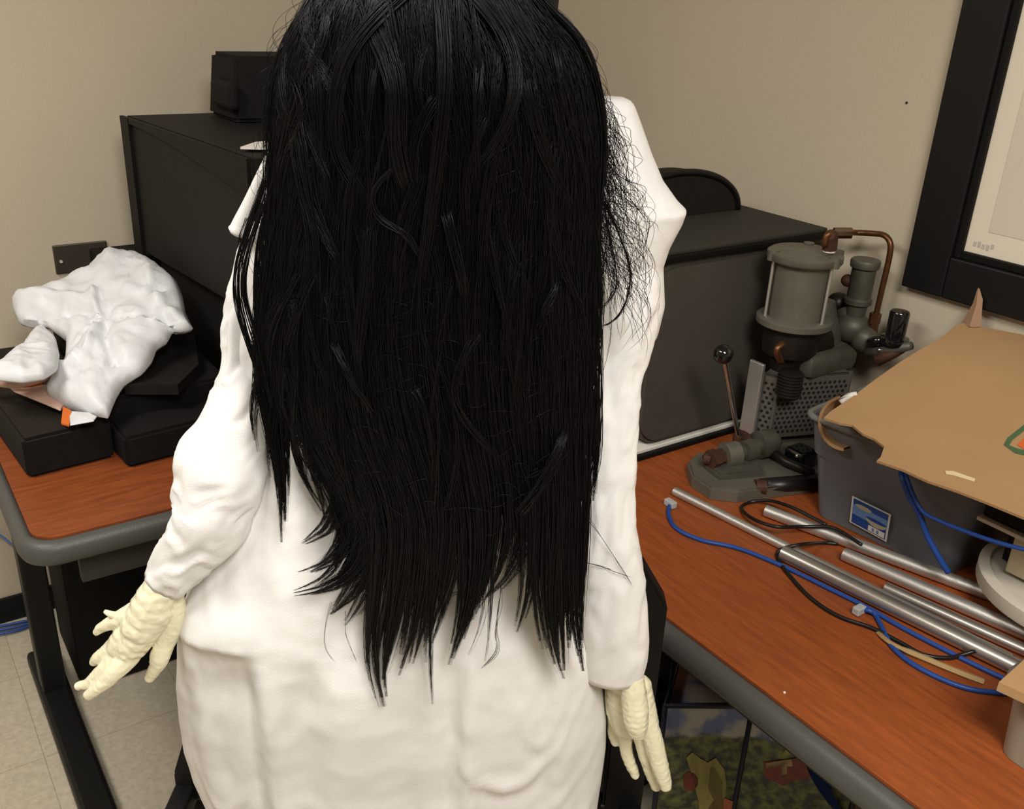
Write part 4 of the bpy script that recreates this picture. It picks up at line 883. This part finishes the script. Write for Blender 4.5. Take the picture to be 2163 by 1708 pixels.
# ------------------------------------------------------------------ hair
HY = [-330, -250, -150, 0, 60, 120, 200, 320, 450, 560, 700, 850, 950, 1050, 1150, 1300]
HL = [860, 780, 715, 655, 622, 592, 574, 578, 576, 560, 552, 578, 620, 690, 730, 740]
HR = [960, 1005, 1050, 1130, 1176, 1225, 1252, 1266, 1262, 1258, 1256, 1248, 1245, 1240, 1232, 1228]
def hL(y): return np.interp(y, HY, HL)
def hR(y): return np.interp(y, HY, HR)
def hD(u, y): return np.interp(y, [-330, -250, -150, 0, 200, 500, 1150, 1350, 1520], [.92, .86, .815, .785, .775, .795, .805, .818, .822])+.085*np.abs(2*u-1)**2.4*np.interp(y, [-300, 200, 900, 1200], [.7, 1, .55, .2])
def Gv(x, y, D):
    d = FW[None]+RT[None]*((x-1081.5)/f)[:, None]-UP[None]*((y-854)/f)[:, None]; return CAM+d*(D/(d@FH))[:, None]
STR = []   # (points Nx3, radius)
NP = 34
def add_strand(x, y, D, r, taper=.12, n=NP):
    P = np.stack([x, y, D], 1); S = np.r_[0, np.cumsum(np.hypot(np.diff(x), np.diff(y)))]; t = np.linspace(0, S[-1], n)
    Q = np.stack([np.interp(t, S, P[:, k]) for k in range(3)], 1)
    for _ in range(2): Q[1:-1] = .25*Q[:-2]+.5*Q[1:-1]+.25*Q[2:]
    W = Gv(Q[:, 0], Q[:, 1], Q[:, 2]); s = np.linspace(0, 1, n); R = r*(1-(1-taper)*smoothstep(.88, 1, s)); STR.append((W, R))
def wob(n, amp, k): # smooth random wobble
    a = rng.normal(size=k); return np.interp(np.linspace(0, 1, n), np.linspace(0, 1, k), a)*amp
def clump(path, w, cnt, tipw=1.5, r=.00034, pw=1.6, dD=0.0, spreadtop=1.0, ystart=-320):
    P = spline([(a, b, 0) for a, b in path], 24)[:, :2]; xs, ys = P[0]; J = max(1, int(w/5.5)); SUB = [(-1+2*(j+.5)/J+rng.normal()*.06, rng.uniform(.72, 1) if j != J//2 else 1.0) for j in range(J)]
    for _ in range(int(cnt*1.9)):
        jj = rng.integers(0, len(SUB)); cj, cutj = SUB[jj]; dj = rng.normal()*.5/len(SUB)*2; off = float(np.clip(cj+dj, -1.1, 1.1)); lay = rng.uniform(0, 1)
        u0 = (xs+off*w-hL(ys))/max(hR(ys)-hL(ys), 1); u1 = np.clip(u0+rng.normal()*.05*spreadtop, .0, 1.0)
        yj = ys-60; yy = np.linspace(ystart, yj, 22); s = (yy-ystart)/(yj-ystart); uu = u1+(u0-u1)*smoothstep(.3, 1, s)
        part = .5+(uu-.5)*np.interp(yy, [-330, -200, 0], [.4, .8, 1])
        xx = hL(yy)+(hR(yy)-hL(yy))*part+wob(22, 7, 8)
        t = np.linspace(0, 1, 24); T_ = np.gradient(P, axis=0); T_ /= np.linalg.norm(T_, axis=1)[:, None]+1e-9; N_ = np.stack([T_[:, 1], -T_[:, 0]], 1)
        wd = (w*(1-t**pw)+tipw+w*.13)*cj+w*dj*(1-np.minimum(1, t/cutj)**1.5)*.9+w*.10*np.sin(t*5+cj*7)*t; cut = int(24*cutj*(1-abs(rng.normal()*.06))) if rng.random() < .88 else int(24*rng.uniform(.5, 1)); cut = max(10, min(24, cut))
        cx = P[:, 0]+N_[:, 0]*wd*abs(N_[:, 0])+wob(24, 2.2, 5); cy = P[:, 1]+N_[:, 1]*wd*.6
        X = np.r_[xx, cx[:cut]]; Y = np.r_[yy, cy[:cut]]
        un = np.clip((X-hL(Y))/(hR(Y)-hL(Y)), -.05, 1.05); D = hD(np.clip(un, 0, 1), Y)+lay*.022-.004+dD*smoothstep(400, 900, Y)
        add_strand(X, Y, D, r*rng.uniform(.7, 1.45))
CL = [([(745, 1030), (700, 1115), (632, 1152)], 30, 150), ([(760, 1090), (715, 1180), (622, 1212)], 30, 150), ([(775, 1120), (730, 1225), (612, 1256)], 40, 220), ([(790, 1150), (755, 1245), (690, 1300)], 34, 160), ([(805, 1170), (775, 1265), (722, 1325)], 26, 90),
      ([(835, 1080), (812, 1290), (790, 1390), (818, 1510)], 42, 210), ([(868, 1100), (845, 1290), (806, 1450)], 34, 160), ([(905, 1100), (885, 1290), (838, 1440)], 34, 160), ([(930, 1100), (905, 1290), (868, 1415)], 30, 130), ([(915, 1150), (903, 1350), (912, 1502)], 12, 40),
      ([(955, 1080), (935, 1240), (905, 1370)], 32, 120), ([(990, 1080), (990, 1260), (945, 1418)], 28, 130), ([(1025, 1080), (1012, 1240), (955, 1380)], 26, 110), ([(1060, 1080), (1040, 1210), (1000, 1300)], 28, 110), ([(1095, 1090), (1095, 1200), (1020, 1266)], 24, 80), ([(1125, 1090), (1120, 1240), (1088, 1345)], 22, 100),
      ([(1160, 1050), (1150, 1250), (1160, 1360), (1195, 1450)], 36, 210), ([(1190, 1050), (1188, 1270), (1195, 1432)], 32, 200), ([(1212, 1040), (1210, 1270), (1230, 1434)], 26, 190),
      ([(1050, 1100), (1032, 1300), (1040, 1345), (1020, 1410)], 6, 7), ([(1030, 1200), (1020, 1330), (985, 1390)], 6, 6)]
for p_, w_, c_ in CL: clump(p_, w_, c_)
CLL = [([(562, 640), (556, 800), (590, 980), (597, 1168)], 20, 90), ([(580, 690), (590, 860), (602, 1000), (604, 1120)], 18, 70), ([(610, 700), (640, 900), (650, 1010), (690, 1065), (676, 1116)], 34, 150), ([(650, 760), (680, 900), (715, 1020), (742, 1066)], 34, 130), ([(690, 800), (705, 950), (725, 1060), (690, 1140)], 30, 100),
       ([(600, 720), (575, 900), (572, 1000), (602, 1060)], 16, 40), ([(555, 700), (548, 800), (535, 880), (548, 965)], 8, 14), ([(630, 700), (650, 880), (665, 960), (655, 1030)], 26, 70)]
for p_, w_, c_ in CLL: clump(p_, w_, c_, dD=.03, r=.0004)
CRR = [([(1252, 560), (1258, 760), (1262, 940), (1256, 1030), (1226, 1085)], 9, 30), ([(1235, 600), (1240, 800), (1262, 1000), (1250, 1075)], 10, 28), ([(1222, 760), (1215, 930), (1240, 1040), (1228, 1100)], 14, 40), ([(1205, 700), (1200, 900), (1225, 1080)], 14, 50)]
for p_, w_, c_ in CRR: clump(p_, w_, c_, dD=.01, r=.0004)
# free side locks
def lock(pts, w, cnt, D0, r=.0004, jit=3):
    P = spline([(a, b, 0) for a, b in pts], 30)[:, :2]; T_ = np.gradient(P, axis=0); T_ /= np.linalg.norm(T_, axis=1)[:, None]+1e-9
    for _ in range(cnt):
        o_ = rng.uniform(-1, 1); t = np.linspace(0, 1, 30); wd = w*o_*(np.sin(np.pi*(t*.85+.1)))**.7+wob(30, jit, 6)*.5
        add_strand(P[:, 0]+T_[:, 1]*wd, P[:, 1]-T_[:, 0]*wd, np.full(30, D0)+wob(30, .004, 4), r*rng.uniform(.6, 1.2))
lock([(560, 380), (530, 470), (503, 560), (503, 640), (530, 740), (552, 800)], 8, 26, .88)
lock([(555, 430), (520, 540), (512, 620), (540, 720), (560, 800), (575, 860)], 9, 24, .87)
lock([(570, 420), (545, 520), (540, 640), (548, 760), (530, 860), (538, 930)], 6, 12, .87)
lock([(1262, 400), (1300, 480), (1328, 560), (1322, 640), (1290, 682), (1262, 690)], 3, 9, .90)
lock([(1255, 300), (1275, 450), (1300, 600), (1262, 660)], 8, 10, .89, .0003)
lock([(520, 460), (506, 510), (520, 590)], 3, 5, .90, .0003)
lock([(1090, -60), (1150, 20), (1215, 90), (1250, 180), (1266, 300), (1262, 460)], 20, 130, .86, .00036)
lock([(1225, 1060), (1255, 1110), (1300, 1180), (1340, 1240)], 2, 2, .885, .0003); lock([(1225, 1185), (1280, 1198), (1335, 1218)], 2, 2, .885, .0003)
lock([(1010, 1258), (960, 1252), (935, 1285), (940, 1310)], 2, 3, .832, .0003); lock([(1060, 1240), (1048, 1330), (1050, 1375), (1015, 1412)], 3, 5, .832, .0003)
lock([(700, 1270), (688, 1330), (690, 1370), (710, 1400)], 2, 2, .84, .00025); lock([(730, 1290), (732, 1350), (755, 1400)], 2, 2, .84, .00025)
# covering layer of random length
for _ in range(3600):
    u0 = rng.beta(1.0, 1.0); u1 = np.clip(u0+rng.normal()*.10, 0, 1); y0 = rng.uniform(-330, -150); ye = rng.uniform(500, 1130) if u0 > .18 else rng.uniform(500, 880)
    yy = np.linspace(y0, ye, 26); s = np.linspace(0, 1, 26); uu = u0+(u1-u0)*s+wob(26, .012, 6); part = .5+(uu-.5)*np.interp(yy, [-330, -200, 0], [.4, .8, 1])
    xx = hL(yy)+(hR(yy)-hL(yy))*part+wob(26, 11, 8)
    D = hD(np.clip(uu, 0, 1), yy)+rng.uniform(-.006, .014)
    add_strand(xx, yy, D, .00034*rng.uniform(.6, 1.3))
# combed tufts lying over the front (lighter streaks), swirl at crown
for (pts, w_, cnt) in (([(930, -40), (940, 160), (925, 330), (905, 480), (885, 620)], 16, 70), ([(900, -60), (790, 40), (730, 120), (705, 230), (720, 340), (790, 440)], 20, 80), ([(960, -60), (1060, 60), (1090, 170), (1060, 280), (990, 380)], 18, 60), ([(760, 20), (800, 70), (835, 180), (840, 320), (870, 420)], 26, 110),
                       ([(860, 330), (790, 400), (800, 460), (860, 500), (900, 560)], 7, 9), ([(700, 720), (740, 800), (790, 880)], 6, 16), ([(940, 440), (970, 560), (985, 640)], 14, 30), ([(620, 240), (635, 360), (660, 500), (670, 640)], 16, 40), ([(1130, 700), (1160, 640), (1180, 580)], 8, 14), ([(1100, 1090), (1160, 1000), (1200, 900)], 14, 30)):
    lock(pts, w_, cnt, None or 0.0, .00042) if False else None
    P = spline([(a, b, 0) for a, b in pts], 30)[:, :2]; T_ = np.gradient(P, axis=0); T_ /= np.linalg.norm(T_, axis=1)[:, None]+1e-9
    for _ in range(cnt):
        o_ = rng.uniform(-1, 1); t = np.linspace(0, 1, 30); wd = w_*o_*(1-.4*t)+wob(30, 3, 6); X = P[:, 0]+T_[:, 1]*wd; Y = P[:, 1]-T_[:, 0]*wd; un = np.clip((X-hL(Y))/(hR(Y)-hL(Y)), 0, 1)
        add_strand(X, Y, hD(un, Y)-.010-.004*rng.random()+.012*(2*np.abs(t-.5))**4, .0004*rng.uniform(.6, 1.2))
# many small curved wisps of differing direction
for _ in range(70):
    x0 = rng.uniform(600, 1220); y0 = rng.uniform(-150, 850); L_ = rng.uniform(200, 480); dr = rng.normal()*55; cv = rng.normal()*26; t = np.linspace(0, 1, 30); w_ = rng.uniform(4, 20); dz = rng.uniform(.004, .012)
    for _k in range(int(w_*1.5)):
        o_ = rng.uniform(-1, 1); X = x0+dr*t+cv*np.sin(np.pi*t)+w_*o_*(1-.55*t)+wob(30, 3, 7); Y = y0+L_*t; X = np.clip(X, hL(Y)+4, hR(Y)-4); un = np.clip((X-hL(Y))/(hR(Y)-hL(Y)), 0, 1)
        add_strand(X, Y, hD(un, Y)-dz*np.sin(np.pi*np.clip(t*1.1, 0, 1))**.6-.003*rng.random(), .0003*rng.uniform(.6, 1.2))
# frizz
for _ in range(260):
    x0 = rng.uniform(600, 1230); y0 = rng.uniform(200, 1100); n = 10; a = rng.uniform(0, 2*math.pi); L_ = rng.uniform(40, 130); cv = rng.normal()*1.6
    t = np.linspace(0, 1, n); ang = a+cv*t; X = x0+np.cumsum(np.cos(ang))*L_/n; Y = y0+np.cumsum(np.sin(ang))*L_/n*1.2; un = np.clip((X-hL(Y))/(hR(Y)-hL(Y)), 0, 1)
    ok = (X > hL(Y)+8)&(X < hR(Y)-5)
    if ok.all(): add_strand(X, Y, hD(un, Y)-.005, .00019, n=14)
for _ in range(330):   # frizz over the right shoulder
    x0 = 1262; y0 = rng.uniform(180, 560); n = 14; t = np.linspace(0, 1, n); reach = rng.uniform(20, 130)*np.interp(y0, [180, 400, 560], [.45, 1, .8])
    X = x0+reach*np.sin(t*rng.uniform(1.2, 2.6))+wob(n, 9, 6); Y = y0+t*rng.uniform(60, 230)+wob(n, 10, 6)
    add_strand(X, Y, np.full(n, .88)+wob(n, .01, 4), .0002*rng.uniform(.7, 1.3), n=24)
for _ in range(160):   # flyaways round the silhouette
    side = rng.random() < .5; y0 = rng.uniform(-60, 480); n = 10; t = np.linspace(0, 1, n); yy = y0+t*rng.uniform(60, 200); base = hL(yy) if side else hR(yy); d_ = (-1 if side else 1)*rng.uniform(4, 48)*np.sin(np.pi*t)
    add_strand(base+d_+wob(n, 5, 4), yy, np.full(n, .87), .00018, n=20)
def build_hair():
    by = {}
    for W, R in STR: by.setdefault(len(W), []).append((W, R))
    VV = []; FF = []; base = 0; S = 3
    for n, lst in by.items():
        W = np.stack([w for w, _ in lst]); R = np.stack([r for _, r in lst]); Tn = np.gradient(W, axis=1); Tn /= np.linalg.norm(Tn, axis=2, keepdims=True)+1e-12
        a = np.cross(Tn, FW); a /= np.linalg.norm(a, axis=2, keepdims=True)+1e-12; b = np.cross(Tn, a)
        ring = np.stack([W+R[..., None]*(a*math.cos(k*2*math.pi/S+.5)+b*math.sin(k*2*math.pi/S+.5)) for k in range(S)], 2)   # m,n,S,3
        m_ = len(lst); idx = base+np.arange(m_*n*S).reshape(m_, n, S); A_ = idx[:, :-1]; B_ = idx[:, 1:]
        F_ = np.stack([A_, np.roll(A_, -1, 2), np.roll(B_, -1, 2), B_], -1).reshape(-1, 4); VV.append(ring.reshape(-1, 3)); FF.append(F_); base += m_*n*S
    v = np.concatenate(VV); F_ = np.concatenate(FF); me = bpy.data.meshes.new('hair')
    me.vertices.add(len(v)); me.vertices.foreach_set('co', v.ravel()); me.loops.add(F_.size); me.loops.foreach_set('vertex_index', F_.ravel().astype(np.int32))
    me.polygons.add(len(F_)); me.polygons.foreach_set('loop_start', np.arange(0, F_.size, 4, dtype=np.int32)); me.polygons.foreach_set('loop_total', np.full(len(F_), 4, dtype=np.int32)); me.update(calc_edges=True); me.validate()
    print('hair strands', len(STR), 'verts', len(v)); return me
hair = link_mesh('hair', build_hair(), 'hair', root, True)
# dense inner mass of the hair
bm = B(); NY, NU = 110, 70; F1 = []; B1 = []
for i in range(NY):
    rowf = []; rowb = []
    for k in range(NU):
        y = -300+i/(NY-1)*(1400+45*noise.noise(Vector((k*.35, 0, 9)))+30*noise.noise(Vector((k*.9, 4, 9)))); l, r = hL(y), hR(y)
        u = .035+.93*k/(NU-1)
        if y > 820: u = (.035+.20*smoothstep(820, 1000, y))+(.93-.20*smoothstep(820, 1000, y))*k/(NU-1)
        x = l+(r-l)*(.5+(u-.5)*np.interp(y, [-330, -200, 0], [.4, .8, 1])); g_ = .004*noise.noise(Vector((u*26, y*.002, 0)))+.004*noise.noise(Vector((u*60, y*.004, 3)))
        D = hD(u, y)+.020+g_; rowf.append(bm.verts.new(V(G(x, y, D)))); e_ = math.sin(math.pi*k/(NU-1)); rowb.append(bm.verts.new(V(G(x, y, D+.003+.03*e_**.5))))
    F1.append(rowf); B1.append(rowb)
for S_ in (F1, B1):
    for A_, B_ in zip(S_, S_[1:]):
        for k in range(NU-1): bm.faces.new((A_[k], A_[k+1], B_[k+1], B_[k]))
for i in range(NY-1):
    for k in (0, NU-1): bm.faces.new((F1[i][k], F1[i+1][k], B1[i+1][k], B1[i][k]))
for i in (0, NY-1):
    for k in range(NU-1): bm.faces.new((F1[i][k], F1[i][k+1], B1[i][k+1], B1[i][k]))
obj('hair_underlayer', bm, 'hairmass', hair, True)
# back of the wig over the skull
bm = B(); c_ = G(945, -20, hd+.035); sphere(bm, c_, .102, sc=(1, 1, 1.02), u=40, v=24); obj('wig_cap', bm, 'hairmass', hair, True)

# ------------------------------------------------------------------ lights
def ceiling_light(x, y, sx, sy, power, label, col=(1, .93, .80)):
    t = thing('ceiling_light', label, 'light', (x, y, HC-.05)); bm = B(); box(bm, (x-sx/2-.02, y-sy/2-.02, HC-.045), (x+sx/2+.02, y+sy/2+.02, HC-.001), .004); obj('frame', bm, 'ceil', t)
    d = bpy.data.lights.new('lamp', 'AREA'); d.shape = 'RECTANGLE'; d.size = sx; d.size_y = sy; d.energy = power; d.color = col
    o = bpy.data.objects.new('lamp', d); COL.objects.link(o); o.location = (x, y, HC-.06)
    return o
ceiling_light(.05, -.75, .6, 1.2, 41, 'long ceiling light above and behind the camera', (1, .955, .89))
ceiling_light(-.75, 1.15, .6, 1.2, 23, 'unseen second ceiling light added to brighten the left wall', (1, .955, .89))  # added lamp and fixture, out of view, lifting the left wall
w = bpy.data.worlds.new('world'); SC.world = w; w.use_nodes = True; w.node_tree.nodes['Background'].inputs[0].default_value = (.9, .85, .75, 1); w.node_tree.nodes['Background'].inputs[1].default_value = .02
SC.view_settings.view_transform = 'Standard'; SC.view_settings.look = 'None'; SC.view_settings.gamma = 1; SC.view_settings.use_curve_mapping = False
SC.view_settings.exposure = .76
